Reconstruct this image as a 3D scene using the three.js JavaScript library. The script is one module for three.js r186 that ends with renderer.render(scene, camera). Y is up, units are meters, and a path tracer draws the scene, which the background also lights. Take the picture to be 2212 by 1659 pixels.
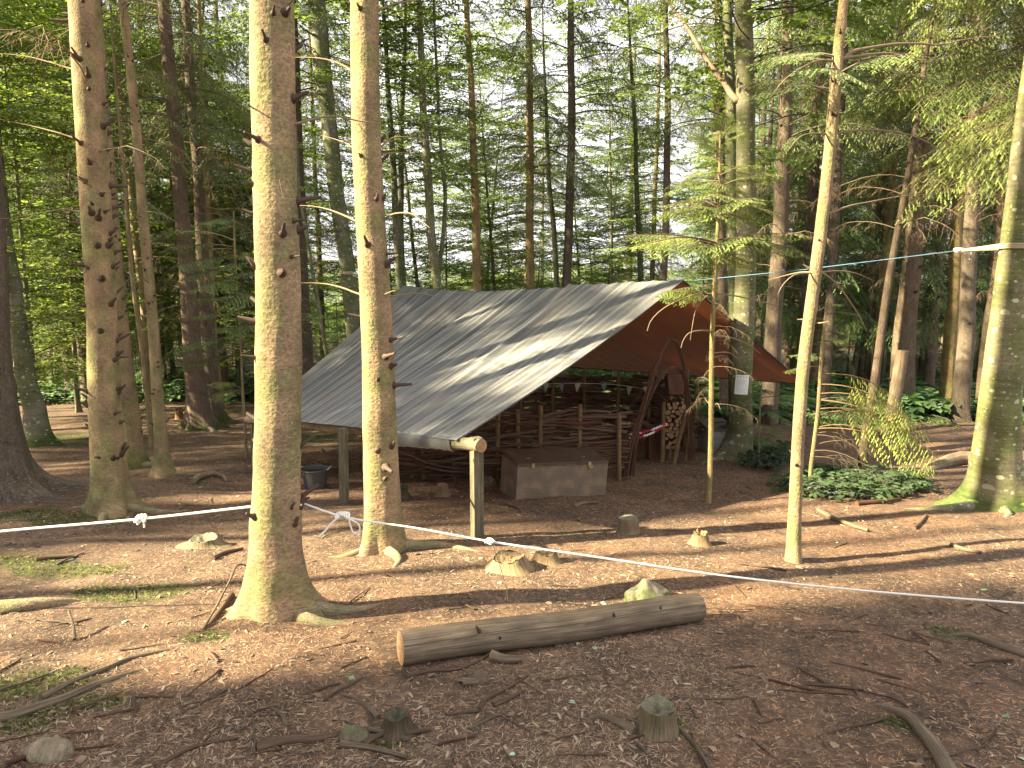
import * as THREE from 'three';
import { mergeVertices } from 'three/addons/utils/BufferGeometryUtils.js';

// ---------------------------------------------------------------- camera, sky, sun, exposure
const scene = new THREE.Scene();
const camera = new THREE.PerspectiveCamera(56.8, 4 / 3, 0.05, 900);
const PITCH = -9.2 * Math.PI / 180;
camera.position.set(0, 1.6, 0);
camera.rotation.set(PITCH, 0, 0);

const SUN_EL = 31 * Math.PI / 180, SUN_AZ = 14 * Math.PI / 180;      // low sun from the left, a little behind the camera
const SKY_LEVEL = 0.25;
{
  const w = 256, h = 128, d = new Float32Array(w * h * 4);
  for (let j = 0; j < h; j++) for (let i = 0; i < w; i++) {
    const el = Math.max(0, ((j + 0.5) / h - 0.5) * Math.PI), k = Math.sin(el);
    const o = (j * w + i) * 4;
    d[o] = SKY_LEVEL * (1.03 - 0.12 * k); d[o + 1] = SKY_LEVEL * (1.0 - 0.10 * k); d[o + 2] = SKY_LEVEL * (1.03 - 0.08 * k); d[o + 3] = 1;
  }
  const t = new THREE.DataTexture(d, w, h, THREE.RGBAFormat, THREE.FloatType);
  t.mapping = THREE.EquirectangularReflectionMapping; t.magFilter = THREE.LinearFilter; t.needsUpdate = true;
  scene.background = t; scene.environment = t;
}
const sun = new THREE.DirectionalLight(new THREE.Color().setRGB(1, 0.85, 0.56), 5);
const SUNDIR = new THREE.Vector3(Math.cos(SUN_EL) * Math.cos(SUN_AZ), -Math.sin(SUN_EL), -Math.cos(SUN_EL) * Math.sin(SUN_AZ));
sun.position.copy(SUNDIR).multiplyScalar(-60); sun.target.position.set(0, 0, 0);
sun.castShadow = true; sun.shadow.radius = 1.6; sun.shadow.mapSize.set(4096, 4096);
Object.assign(sun.shadow.camera, { left: -40, right: 40, top: 40, bottom: -40, near: 1, far: 160 });
scene.add(sun, sun.target);
const renderer = new THREE.WebGLRenderer({ antialias: true });
renderer.shadowMap.enabled = true;
renderer.toneMapping = THREE.LinearToneMapping;
renderer.toneMappingExposure = 6.9;

// ---------------------------------------------------------------- helpers
const V = (x, y, z) => new THREE.Vector3(x, y, z);
function rngOf(seed) { let a = seed >>> 0; return () => { a = (a + 0x6D2B79F5) | 0; let t = Math.imul(a ^ (a >>> 15), 1 | a); t = (t + Math.imul(t ^ (t >>> 7), 61 | t)) ^ t; return ((t ^ (t >>> 14)) >>> 0) / 4294967296; }; }
const R = rngOf(7);
const rr = (a, b, r = R) => a + (b - a) * r();
const clamp = (x, a = 0, b = 1) => Math.min(b, Math.max(a, x));
const sm = (a, b, x) => { const t = clamp((x - a) / (b - a)); return t * t * (3 - 2 * t); };
const lerp = (a, b, t) => a + (b - a) * t;
function hash3(x, y, z) { let h = Math.imul(x, 374761393) ^ Math.imul(y, 668265263) ^ Math.imul(z, 2147483647 - 1274126177); h = Math.imul(h ^ (h >>> 13), 1274126177); return ((h ^ (h >>> 16)) >>> 0) / 4294967296; }
function noise3(x, y, z) {
  const xi = Math.floor(x), yi = Math.floor(y), zi = Math.floor(z); let fx = x - xi, fy = y - yi, fz = z - zi;
  fx = fx * fx * (3 - 2 * fx); fy = fy * fy * (3 - 2 * fy); fz = fz * fz * (3 - 2 * fz);
  const L = (a, b, t) => a + (b - a) * t;
  return L(L(L(hash3(xi, yi, zi), hash3(xi + 1, yi, zi), fx), L(hash3(xi, yi + 1, zi), hash3(xi + 1, yi + 1, zi), fx), fy),
    L(L(hash3(xi, yi, zi + 1), hash3(xi + 1, yi, zi + 1), fx), L(hash3(xi, yi + 1, zi + 1), hash3(xi + 1, yi + 1, zi + 1), fx), fy), fz);
}
const fbm = (x, y, z = 0, n = 3) => { let s = 0, a = 0.5, t = 0; for (let i = 0; i < n; i++) { s += a * noise3(x, y, z); t += a; a *= 0.5; x *= 2.03; y *= 2.03; z *= 2.03; } return s / t; };
function pnoise(x, y, px, py, seed = 0) {                           // repeats after px, py cells
  const xi = Math.floor(x), yi = Math.floor(y); let fx = x - xi, fy = y - yi; fx = fx * fx * (3 - 2 * fx); fy = fy * fy * (3 - 2 * fy);
  const m = (a, b) => ((a % b) + b) % b, g = (i, j) => hash3(m(i, px), m(j, py), seed);
  return lerp(lerp(g(xi, yi), g(xi + 1, yi), fx), lerp(g(xi, yi + 1), g(xi + 1, yi + 1), fx), fy);
}
const pfbm = (u, v, cu, cv, seed, n = 4) => { let s = 0, a = 0.5, t = 0; for (let i = 0; i < n; i++) { s += a * pnoise(u * cu, v * cv, cu, cv, seed + i); t += a; a *= 0.5; cu *= 2; cv *= 2; } return s / t; };

// the ground: falls away from where the photographer stands
function G(x, z) {
  const d = -z;
  let y = d < 0 ? 0.0 : d < 9 ? -0.125 * d : d < 24 ? -1.125 - 0.08 * (d - 9) : -2.325 - 0.06 * (d - 24);
  if (d > 60) y = -2.325 - 0.06 * 36 - 0.04 * (d - 60);
  const near = sm(40, 15, d) * sm(30, 14, Math.abs(x));
  y += near * ((fbm(x * 0.45 + 9, z * 0.45, 3) - 0.5) * 0.16 + (fbm(x * 2.1, z * 2.1, 7) - 0.5) * 0.05);
  return y;
}
// a pixel of the 2212 x 1659 view of the photograph -> a direction, a point at a depth, a point on the ground
const FPX = 829.5 / Math.tan(56.8 * Math.PI / 360);
function ray(px, py) { const v = V((px - 1106) / FPX, -(py - 829.5) / FPX, -1); return v.applyAxisAngle(V(1, 0, 0), PITCH); }
function at(px, py, depth) { const r = ray(px, py); return r.multiplyScalar(depth / -r.z).add(camera.position); }
function gp(px, py) {
  const r = ray(px, py); let lo = 0.5, hi = 80; const f = (d) => { const k = d / -r.z; return 1.6 + r.y * k - G(r.x * k, -d); };
  if (f(hi) > 0) return at(px, py, hi);
  for (let i = 0; i < 50; i++) { const m = (lo + hi) / 2; if (f(m) > 0) lo = m; else hi = m; }
  return at(px, py, hi);
}
const camDepth = (p) => -(p.y - 1.6) * -Math.sin(PITCH) * 1 + -p.z * Math.cos(PITCH);
const pxw = (w, p) => w * camDepth(p) / FPX;                          // width in pixels -> metres at p

const used = new Map();
function numbered(name) { const n = used.get(name) || 0; used.set(name, n + 1); return n ? `${name}_${String(n).padStart(3, '0')}` : name; }
function tag(o, label, category, group, kind) { if (label) o.userData.label = label; if (category) o.userData.category = category; if (group) o.userData.group = group; if (kind) o.userData.kind = kind; return o; }
function thing(name, label, category, group, pos) { const g = new THREE.Group(); g.name = numbered(name); if (pos) g.position.copy(pos); tag(g, label, category, group); scene.add(g); return g; }
function mesh(name, geo, mat, parent) { const m = new THREE.Mesh(geo, mat); m.name = parent ? name : numbered(name); m.castShadow = m.receiveShadow = true; (parent || scene).add(m); return m; }

// raw triangle collector
class Tri {
  constructor() { this.p = []; this.n = []; this.u = []; this.c = []; this.i = []; }
  v(x, y, z, nx = 0, ny = 1, nz = 0, u = 0, w = 0, r = 1, g = 1, b = 1) { this.p.push(x, y, z); this.n.push(nx, ny, nz); this.u.push(u, w); this.c.push(r, g, b); return this.p.length / 3 - 1; }
  t(a, b, c) { this.i.push(a, b, c); }
  geo(computeN = false) {
    const g = new THREE.BufferGeometry();
    g.setAttribute('position', new THREE.Float32BufferAttribute(this.p, 3));
    g.setAttribute('normal', new THREE.Float32BufferAttribute(this.n, 3));
    g.setAttribute('uv', new THREE.Float32BufferAttribute(this.u, 2));
    g.setAttribute('color', new THREE.Float32BufferAttribute(this.c, 3));
    g.setIndex(this.i); if (computeN) g.computeVertexNormals(); return g;
  }
  // tapered tube through points; rad(t) in metres; col(t)
  tube(pts, rad, seg = 6, { cap = true, col = [1, 1, 1], vscale = 1, ureps = 1, wob = 0, seed = 0 } = {}) {
    const n = pts.length, b0 = this.p.length / 3; let len = 0, fr = V(0, 1, 0);
    const d0 = pts[1].clone().sub(pts[0]).normalize(); if (Math.abs(d0.y) > 0.8) fr = V(1, 0, 0);
    for (let k = 0; k < n; k++) {
      const d = pts[Math.min(k + 1, n - 1)].clone().sub(pts[Math.max(k - 1, 0)]).normalize();
      const s = d.clone().cross(fr).normalize(); fr = s.clone().cross(d).normalize();
      if (k) len += pts[k].distanceTo(pts[k - 1]);
      const t = k / (n - 1), r0 = typeof rad === 'function' ? rad(t) : rad;
      for (let j = 0; j <= seg; j++) {
        const a = (j % seg) / seg * Math.PI * 2, ca = Math.cos(a), sa = Math.sin(a), nx = s.x * ca + fr.x * sa, ny = s.y * ca + fr.y * sa, nz = s.z * ca + fr.z * sa;
        const r = wob ? r0 * (1 + wob * (noise3(pts[k].x * 9 + nx * 2 + seed, pts[k].y * 9 + ny * 2, pts[k].z * 9 + nz * 2) - 0.5) * 2) : r0;
        this.v(pts[k].x + nx * r, pts[k].y + ny * r, pts[k].z + nz * r, nx, ny, nz, j / seg * ureps, len * vscale, ...col);
      }
    }
    for (let k = 0; k < n - 1; k++) for (let j = 0; j < seg; j++) { const a = b0 + k * (seg + 1) + j, b = a + seg + 1; this.t(a, b, a + 1); this.t(a + 1, b, b + 1); }
    if (cap) for (const k of [0, n - 1]) {
      const d = pts[k ? n - 1 : 1].clone().sub(pts[k ? n - 2 : 0]).normalize().multiplyScalar(k ? 1 : -1), c = this.v(pts[k].x, pts[k].y, pts[k].z, d.x, d.y, d.z, 0.5, 0.5, ...col), q = [];
      for (let j = 0; j < seg; j++) { const o = (b0 + k * (seg + 1) + j) * 3; q.push(this.v(this.p[o], this.p[o + 1], this.p[o + 2], d.x, d.y, d.z, 0.5 + 0.45 * Math.cos(j / seg * 6.2832), 0.5 + 0.45 * Math.sin(j / seg * 6.2832), ...col)); }
      for (let j = 0; j < seg; j++) k ? this.t(c, q[(j + 1) % seg], q[j]) : this.t(c, q[j], q[(j + 1) % seg]);
    }
    return this;
  }
}
const curve = (pts, n) => new THREE.CatmullRomCurve3(pts, false, 'centripetal').getPoints(n);
const tubeGeo = (pts, rad, seg, o) => new Tri().tube(pts, rad, seg, o).geo();

// ---------------------------------------------------------------- textures and materials
function canvasTex(w, h, draw, srgb, pix) {
  const c = document.createElement('canvas'); c.width = w; c.height = h; const x = c.getContext('2d');
  if (pix) {
    const k = w >= 2048 ? 4 : w > 512 ? 2 : 1, sw = w / k, sh = h / k, c2 = document.createElement('canvas'); c2.width = sw; c2.height = sh; const y = c2.getContext('2d'), im = y.createImageData(sw, sh);
    for (let j = 0; j < sh; j++) for (let i = 0; i < sw; i++) { const p = pix((i + 0.5) / sw, (j + 0.5) / sh), o = (j * sw + i) * 4; im.data[o] = clamp(p[0]) * 255; im.data[o + 1] = clamp(p[1]) * 255; im.data[o + 2] = clamp(p[2]) * 255; im.data[o + 3] = 255; }
    y.putImageData(im, 0, 0); x.drawImage(c2, 0, 0, w, h);
  }
  if (draw) draw(x, w, h);
  const t = new THREE.CanvasTexture(c); t.wrapS = t.wrapT = THREE.RepeatWrapping; t.magFilter = THREE.LinearFilter; if (srgb) t.colorSpace = THREE.SRGBColorSpace; return t;
}
const wrapDraw = (w, h, x, y, m, f) => { for (const dx of [0, -w, w]) for (const dy of [0, -h, h]) if (x + dx > -m && x + dx < w + m && y + dy > -m && y + dy < h + m) f(x + dx, y + dy); };
const css = (r, g, b, a = 1) => `rgba(${r | 0},${g | 0},${b | 0},${a})`;
const std = (o) => new THREE.MeshStandardMaterial({ roughness: 0.9, ...o });
const leafy = (o) => new THREE.MeshPhysicalMaterial({ roughness: 1, transmission: 0.4, thickness: 0, side: THREE.DoubleSide, vertexColors: true, specularIntensity: 0.3, ...o });

// forest floor: needles, chips and crumbs, 3 m a tile
function floorTexture(bump) {
  const r = rngOf(11), W = 2048;
  return canvasTex(W, W, (x) => {
    x.lineCap = 'round';
    for (let k = 0; k < 52000; k++) {
      const px = r() * W, py = r() * W, L = 4 + r() * r() * 34, a = r() * 6.283, big = r() < 0.06, wd = big ? 3 + r() * 5 : 1.1 + r() * 1.6, b = r(), tone = r(), kind = r();
      const l2 = big ? L * 0.8 : L, cx = (r() - 0.5) * l2 * 0.3;
      let col; if (bump) { const g = 90 + tone * 150; col = css(g, g, g, 0.8); }
      else if (kind < 0.42) col = css(98 + 50 * tone, 73 + 36 * tone, 52 + 22 * tone, 0.75);
      else if (kind < 0.72) col = css(138 + 60 * tone, 106 + 52 * tone, 76 + 42 * tone, 0.75);
      else if (kind < 0.9) col = css(58 + 30 * tone, 42 + 20 * tone, 32 + 14 * tone, 0.75);
      else col = css(184 + 40 * tone, 152 + 38 * tone, 114 + 36 * tone, 0.8);
      wrapDraw(W, W, px, py, 40, (qx, qy) => { x.strokeStyle = col; x.lineWidth = wd; x.beginPath(); x.moveTo(qx - Math.cos(a) * l2 / 2, qy - Math.sin(a) * l2 / 2); x.quadraticCurveTo(qx + cx * Math.sin(a), qy - cx * Math.cos(a), qx + Math.cos(a) * l2 / 2, qy + Math.sin(a) * l2 / 2); x.stroke(); });
    }
  }, !bump, (u, v) => {
    const a = pfbm(u, v, 12, 12, 3, 6), b = pfbm(u, v, 90, 90, 9, 3);
    if (bump) { const g = 0.2 + 0.35 * a + 0.25 * b; return [g, g, g]; }
    const k = 0.66 + 0.5 * (a - 0.5) + 0.5 * (b - 0.5); return [0.475 * k, 0.37 * k, 0.28 * k];
  });
}
const M = {};
{
  const fm = floorTexture(false), fb = floorTexture(true);
  M.floor = std({ map: fm, bumpMap: fb, bumpScale: 0.012, roughness: 0.95, vertexColors: true });
}
// bark
function barkTex(kind, bump) {
  const r = rngOf(kind.seed), W = kind.w || 768, H = kind.h || 1536;
  return canvasTex(W, H, (x) => kind.draw(x, W, H, r, bump), !bump, (u, v) => kind.pix(u, v, bump));
}
const paleBark = {
  seed: 21,
  pix: (u, v, b) => {
    const a = pfbm(u, v, 5, 10, 31, 6), f = pfbm(u, v, 60, 90, 41, 3), al = pfbm(u, v, 3, 5, 51, 5), hor = pfbm(u, v, 8, 160, 61, 2);
    if (b) { const g = 0.45 + 0.3 * (a - 0.5) + 0.5 * (f - 0.5) + 0.15 * (hor - 0.5); return [g, g, g]; }
    const k = 0.86 + 0.5 * (a - 0.5) + 0.3 * (f - 0.5) + 0.16 * (hor - 0.5), g = sm(0.45, 0.6, al);
    return [lerp(0.60, 0.565, g) * k, lerp(0.525, 0.54, g) * k, lerp(0.415, 0.385, g) * k];
  },
  draw: (x, W, H, r, b) => {
    for (let k = 0; k < 2400; k++) {                                  // the curled rims of small bark plates
      const px = r() * W, py = r() * H, s = 4 + r() * 11, a0 = r() * 6.28, a1 = a0 + 1.2 + r() * 2.2, sx = 0.7 + r() * 0.5, t = r();
      wrapDraw(W, H, px, py, 30, (qx, qy) => {
        x.save(); x.translate(qx, qy); x.scale(sx, 1); x.beginPath(); x.arc(0, 0, s, a0, a1); x.lineWidth = 1 + t * 1.8; x.strokeStyle = b ? css(40, 40, 40, 0.7) : css(90 + 30 * t, 72 + 26 * t, 48 + 16 * t, 0.4); x.stroke();
        x.beginPath(); x.arc(0, 1.6, s - 1.6, a0, a1); x.lineWidth = 1.2; x.strokeStyle = b ? css(235, 235, 235, 0.6) : css(198, 182, 146, 0.35); x.stroke(); x.restore();
      });
    }
    for (let k = 0; k < 900; k++) { const px = r() * W, py = r() * H, L = 6 + r() * 26, t = r(); wrapDraw(W, H, px, py, 40, (qx, qy) => { x.strokeStyle = b ? css(60, 60, 60, 0.5) : css(110, 82, 56, 0.35); x.lineWidth = 0.8 + t; x.beginPath(); x.moveTo(qx, qy); x.quadraticCurveTo(qx + L / 2, qy + (t - 0.5) * 6, qx + L, qy + (t - 0.5) * 3); x.stroke(); }); }
    for (let k = 0; k < 130; k++) { const px = r() * W, py = r() * H, s = 1 + r() * r() * 5, t = r(); if (!b) wrapDraw(W, H, px, py, 10, (qx, qy) => { x.fillStyle = css(205, 205, 185, 0.35 + t * 0.3); x.beginPath(); x.ellipse(qx, qy, s, s * 1.3, 0, 0, 6.3); x.fill(); }); }
  },
};
const oldBark = {
  seed: 22,
  pix: (u, v, b) => {
    const a = pfbm(u, v, 6, 10, 131, 6), f = pfbm(u, v, 70, 80, 141, 3), ve = pfbm(u, v, 40, 8, 151, 3);
    if (b) { const g = 0.5 + 0.5 * (a - 0.5) + 0.5 * (f - 0.5) + 0.5 * (ve - 0.5); return [g, g, g]; }
    const k = 0.78 + 0.5 * (a - 0.5) + 0.35 * (f - 0.5) + 0.4 * (ve - 0.5); return [0.50 * k, 0.445 * k, 0.38 * k];
  },
  draw: (x, W, H, r, b) => {
    for (let k = 0; k < 2300; k++) {
      const px = r() * W, py = r() * H, s = 6 + r() * 16, t = r(), n = 7;
      const off = Array.from({ length: n }, () => 0.7 + 0.5 * r());
      wrapDraw(W, H, px, py, 30, (qx, qy) => {
        x.beginPath(); for (let j = 0; j <= n; j++) { const a = j / n * 6.283, q = s * off[j % n]; x[j ? 'lineTo' : 'moveTo'](qx + Math.cos(a) * q * 0.75, qy + Math.sin(a) * q); }
        x.fillStyle = b ? css(120 + 90 * t, 120 + 90 * t, 120 + 90 * t, 0.5) : css(116 + 50 * t, 100 + 42 * t, 82 + 34 * t, 0.4); x.fill();
        x.lineWidth = 1.6; x.strokeStyle = b ? css(20, 20, 20, 0.7) : css(62, 46, 34, 0.5); x.stroke();
      });
    }
    for (let k = 0; k < 90; k++) { const px = r() * W, py = r() * H, s = 1 + r() * r() * 6, t = r(); if (!b) wrapDraw(W, H, px, py, 10, (qx, qy) => { x.fillStyle = css(176, 180, 160, 0.3 + t * 0.3); x.beginPath(); x.ellipse(qx, qy, s, s, 0, 0, 6.3); x.fill(); }); }
  },
};
const beechBark = {
  seed: 23, w: 1024, h: 2048,
  pix: (u, v, b) => {
    const a = pfbm(u, v, 4, 8, 231, 6), f = pfbm(u, v, 80, 120, 241, 3), al = pfbm(u, v, 5, 7, 251, 6), hor = pfbm(u, v, 6, 120, 261, 3);
    if (b) { const g = 0.5 + 0.35 * (a - 0.5) + 0.2 * (f - 0.5) + 0.25 * (hor - 0.5); return [g, g, g]; }
    const k = 0.8 + 0.35 * (a - 0.5) + 0.22 * (f - 0.5) + 0.25 * (hor - 0.5), g = sm(0.38, 0.62, al);
    return [lerp(0.52, 0.44, g) * k, lerp(0.50, 0.455, g) * k, lerp(0.42, 0.30, g) * k];
  },
  draw: (x, W, H, r, b) => {
    const blob = (s, col, m = 9) => { const px = r() * W, py = r() * H, q = Array.from({ length: m }, () => 0.6 + 0.6 * r()), e = 0.7 + 0.5 * r(); wrapDraw(W, H, px, py, 60, (X, Y) => { x.beginPath(); for (let j = 0; j <= m; j++) { const a = j / m * 6.283, t = s * q[j % m]; x[j ? 'lineTo' : 'moveTo'](X + Math.cos(a) * t, Y + Math.sin(a) * t * e); } x.fillStyle = col; x.fill(); }); };
    for (let k = 0; k < 330; k++) { const s = 3 + r() * r() * r() * 52, t = r(); blob(s, b ? css(160, 160, 160, 0.5) : css(170 + 34 * t, 174 + 32 * t, 158 + 34 * t, 0.4 + 0.4 * t)); }
    for (let k = 0; k < 240; k++) { const s = 3 + r() * r() * 26; blob(s, b ? css(90, 90, 90, 0.4) : css(66, 62, 40, 0.34)); }
    for (let k = 0; k < 500; k++) { const px = r() * W, py = r() * H, L = 8 + r() * 40, t = r(); wrapDraw(W, H, px, py, 60, (qx, qy) => { x.strokeStyle = b ? css(70, 70, 70, 0.5) : css(96, 92, 62, 0.3); x.lineWidth = 0.8 + t; x.beginPath(); x.moveTo(qx, qy); x.lineTo(qx + L, qy + (t - 0.5) * 3); x.stroke(); }); }
  },
};
for (const [n, k, bs] of [['pale', paleBark, 0.011], ['old', oldBark, 0.02], ['beech', beechBark, 0.006]])
  M[n] = std({ map: barkTex(k, false), bumpMap: barkTex(k, true), bumpScale: bs, roughness: 0.92, vertexColors: true });
M.stub = std({ color: new THREE.Color().setRGB(0.075, 0.05, 0.035) });
M.deadwood = std({ color: new THREE.Color().setRGB(0.2, 0.145, 0.09), vertexColors: true });
M.needle = std({ roughness: 0.75, side: THREE.DoubleSide, vertexColors: true });
M.leaf = leafy({ color: new THREE.Color().setRGB(1, 1, 1), transmission: 0.55 });
// weathered grey-brown wood with long grain
function woodTex(seed, a, b, bump) {
  const r = rngOf(seed);
  return canvasTex(384, 768, (x, W, H) => {
    for (let k = 0; k < 420; k++) { const px = r() * W, py = r() * H, L = 60 + r() * 420, t = r(), wd = 0.6 + r() * 1.8; wrapDraw(W, H, px, py, 500, (qx, qy) => { x.strokeStyle = bump ? css(50, 50, 50, 0.5) : css(a[0] * 255 * (0.45 + 0.5 * t), a[1] * 255 * (0.45 + 0.5 * t), a[2] * 255 * (0.42 + 0.5 * t), 0.4); x.lineWidth = wd; x.beginPath(); x.moveTo(qx, qy); x.bezierCurveTo(qx + 4 * (t - 0.5), qy + L * 0.3, qx - 5 * (t - 0.5), qy + L * 0.6, qx + 3 * (t - 0.5), qy + L); x.stroke(); }); }
    for (let k = 0; k < 14; k++) { let px = r() * W, py = r() * H; x.strokeStyle = bump ? css(0, 0, 0, 0.9) : css(38, 28, 20, 0.75); x.lineWidth = 1 + r() * 1.6; const L = 120 + r() * 420, a = (r() - 0.5) * 0.1; wrapDraw(W, H, px, py, 560, (qx, qy) => { x.beginPath(); x.moveTo(qx, qy); for (let s = 1; s <= 8; s++) x.lineTo(qx + a * L * s / 8 + Math.sin(s * 2.3 + k) * 1.5, qy + L * s / 8); x.stroke(); }); }
  }, !bump, (u, v) => { const n = pfbm(u, v, 30, 5, seed, 4), m = pfbm(u, v, 4, 6, seed + 5, 5); if (bump) { const g = 0.4 + 0.4 * n; return [g, g, g]; } const t = clamp(m * 1.6 - 0.3), k = 0.8 + 0.45 * (n - 0.5); return [lerp(a[0], b[0], t) * k, lerp(a[1], b[1], t) * k, lerp(a[2], b[2], t) * k]; });
}
const wood = (seed, a, b, bs = 0.003) => std({ map: woodTex(seed, a, b, false), bumpMap: woodTex(seed, a, b, true), bumpScale: bs, vertexColors: true });
M.log = wood(301, [0.62, 0.55, 0.45], [0.48, 0.41, 0.33], 0.006);
M.post = wood(302, [0.54, 0.52, 0.41], [0.44, 0.41, 0.32], 0.004);
M.stake = wood(303, [0.60, 0.50, 0.33], [0.48, 0.38, 0.25]);
M.stick = wood(304, [0.52, 0.42, 0.33], [0.40, 0.31, 0.24]);
M.redstick = wood(305, [0.46, 0.30, 0.20], [0.36, 0.22, 0.14]);
// cut faces with rings
const ringTex = (seed, a) => canvasTex(256, 256, (x, W) => { const r = rngOf(seed); for (let k = 0; k < 9; k++) { const t = r() * 6.28; x.strokeStyle = css(70, 52, 36, 0.5); x.lineWidth = 1 + r() * 1.5; x.beginPath(); x.moveTo(128, 128); x.lineTo(128 + Math.cos(t) * 110, 128 + Math.sin(t) * 110); x.stroke(); } }, true,
  (u, v) => { const d = Math.hypot(u - 0.5, v - 0.5) * 2, n = pfbm(u, v, 8, 8, seed, 4), k = 0.85 + 0.1 * Math.sin(d * 60 + n * 9) + 0.3 * (n - 0.5); return [a[0] * k, a[1] * k, a[2] * k]; });
M.cut = std({ map: ringTex(311, [0.66, 0.52, 0.38]), vertexColors: true });
M.cutGrey = std({ map: ringTex(312, [0.52, 0.50, 0.44]), vertexColors: true });
M.stone = std({ map: canvasTex(512, 512, null, true, (u, v) => { const a = pfbm(u, v, 6, 6, 321, 6), b = pfbm(u, v, 60, 60, 331, 2), k = 0.75 + 0.5 * (a - 0.5) + 0.3 * (b - 0.5); return [0.56 * k, 0.53 * k, 0.46 * k]; }), vertexColors: true });

// ---------------------------------------------------------------- the ground
const MOSS = [[100, 1228, 0.5], [30, 1215, 0.4], [215, 1236, 0.35], [260, 1282, 0.45], [330, 1270, 0.3], [60, 1490, 0.45], [110, 1470, 0.3], [20, 1560, 0.3], [170, 1525, 0.25], [820, 1595, 0.15], [1440, 1560, 0.12], [600, 1610, 0.12], [2040, 1366, 0.22], [1950, 1560, 0.16], [480, 890, 0.6], [640, 945, 1.2], [700, 950, 1.0], [165, 945, 1.4], [60, 1110, 0.7], [150, 1120, 0.6], [240, 1125, 0.4], [440, 1375, 0.2]].map(([x, y, r]) => { const p = gp(x, y); return [p.x, p.z, r]; });
function mossAt(x, z) { let m = 0; for (const [a, b, r] of MOSS) m = Math.max(m, 1 - Math.hypot((x - a) * 0.6, z - b) / r); return m; }
{
  const g = new Tri(), nx = 300, nz = 330, line = (t, lo, mid, hi, fine) => { const k = t * 2 - 1; return mid + (k < 0 ? -(mid - lo) : hi - mid) * (fine * Math.abs(k) + (1 - fine) * Math.pow(Math.abs(k), 6)); };
  for (let j = 0; j <= nz; j++) { const z = -line(j / nz, -60, 8, 420, 0.022 * (j / nz < 0.5 ? 6 : 1));
    for (let i = 0; i <= nx; i++) {
      const x = line(i / nx, -260, 0, 260, 0.035), y = G(x, z), d = -z, n1 = fbm(x * 0.7, z * 0.7, 5), n2 = fbm(x * 3.1, z * 3.1, 2, 4);
      let c = [1, 1, 1]; const grey = sm(0.45, 0.68, n1), red = sm(0.5, 0.3, n1);
      c = [lerp(c[0], 0.96, grey) + 0.05 * red, lerp(c[1], 0.98, grey) - 0.01 * red, lerp(c[2], 1.02, grey) - 0.03 * red].map((q) => q * (0.84 + 0.34 * n2));
      const m = 0.85 * sm(0.0, 0.35, mossAt(x, z) - 0.8 * n2); c = [lerp(c[0], 0.5, m), lerp(c[1], 0.78, m), lerp(c[2], 0.28, m)];
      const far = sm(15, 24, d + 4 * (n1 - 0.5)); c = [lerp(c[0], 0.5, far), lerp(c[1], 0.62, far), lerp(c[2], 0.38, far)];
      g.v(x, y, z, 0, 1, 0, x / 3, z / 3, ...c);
    } }
  for (let j = 0; j < nz; j++) for (let i = 0; i < nx; i++) { const a = j * (nx + 1) + i, b = a + nx + 1; g.t(a, a + 1, b); g.t(a + 1, b + 1, b); }
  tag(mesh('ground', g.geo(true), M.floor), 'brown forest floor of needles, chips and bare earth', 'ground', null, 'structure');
}

// ---------------------------------------------------------------- foliage prototypes (each along +x, unit = metres)
function twiglet(g, p, d, L, w, near, col, r) {
  // a needled shoot: short side needles along a thin core
  const s = V(-d.z, 0, d.x); if (s.lengthSq() < 1e-4) s.set(1, 0, 0); s.normalize(); const up = s.clone().cross(d).normalize();
  const n = near ? Math.max(5, Math.round(L / 0.013)) : Math.max(3, Math.round(L / 0.03));
  for (let k = 0; k < n; k++) {
    const t = (k + 0.3) / n, q = p.clone().addScaledVector(d, L * t), nl = w * (near ? 1 : 1.15) * (1 - 0.35 * t) * (0.8 + 0.4 * r()), bw = near ? 0.0052 : 0.010;
    const lc = col.map((c) => c * (0.85 + 0.35 * t + 0.15 * r()));
    for (const sd of [-1, 1]) {
      const v = d.clone().multiplyScalar(0.75).addScaledVector(s, sd * (0.7 + 0.2 * r())).addScaledVector(up, (r() - 0.35) * 0.7).normalize();
      const nn = up.clone().addScaledVector(s, sd * 0.3).normalize();
      const a = g.v(q.x - d.x * bw, q.y - d.y * bw, q.z - d.z * bw, nn.x, nn.y, nn.z, 0, 0, ...lc), b = g.v(q.x + d.x * bw, q.y + d.y * bw, q.z + d.z * bw, nn.x, nn.y, nn.z, 0, 0, ...lc);
      const c = g.v(q.x + v.x * nl, q.y + v.y * nl, q.z + v.z * nl, nn.x, nn.y, nn.z, 0, 0, ...lc); sd > 0 ? g.t(b, a, c) : g.t(a, b, c);
    }
  }
  const e = p.clone().addScaledVector(d, L * 1.06), a = g.v(p.x + s.x * 0.003, p.y, p.z + s.z * 0.003, up.x, up.y, up.z, 0, 0, ...col), b = g.v(p.x - s.x * 0.003, p.y, p.z - s.z * 0.003, up.x, up.y, up.z, 0, 0, ...col), c = g.v(e.x, e.y, e.z, up.x, up.y, up.z, 0, 0, ...col); g.t(b, a, c);
}
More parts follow.
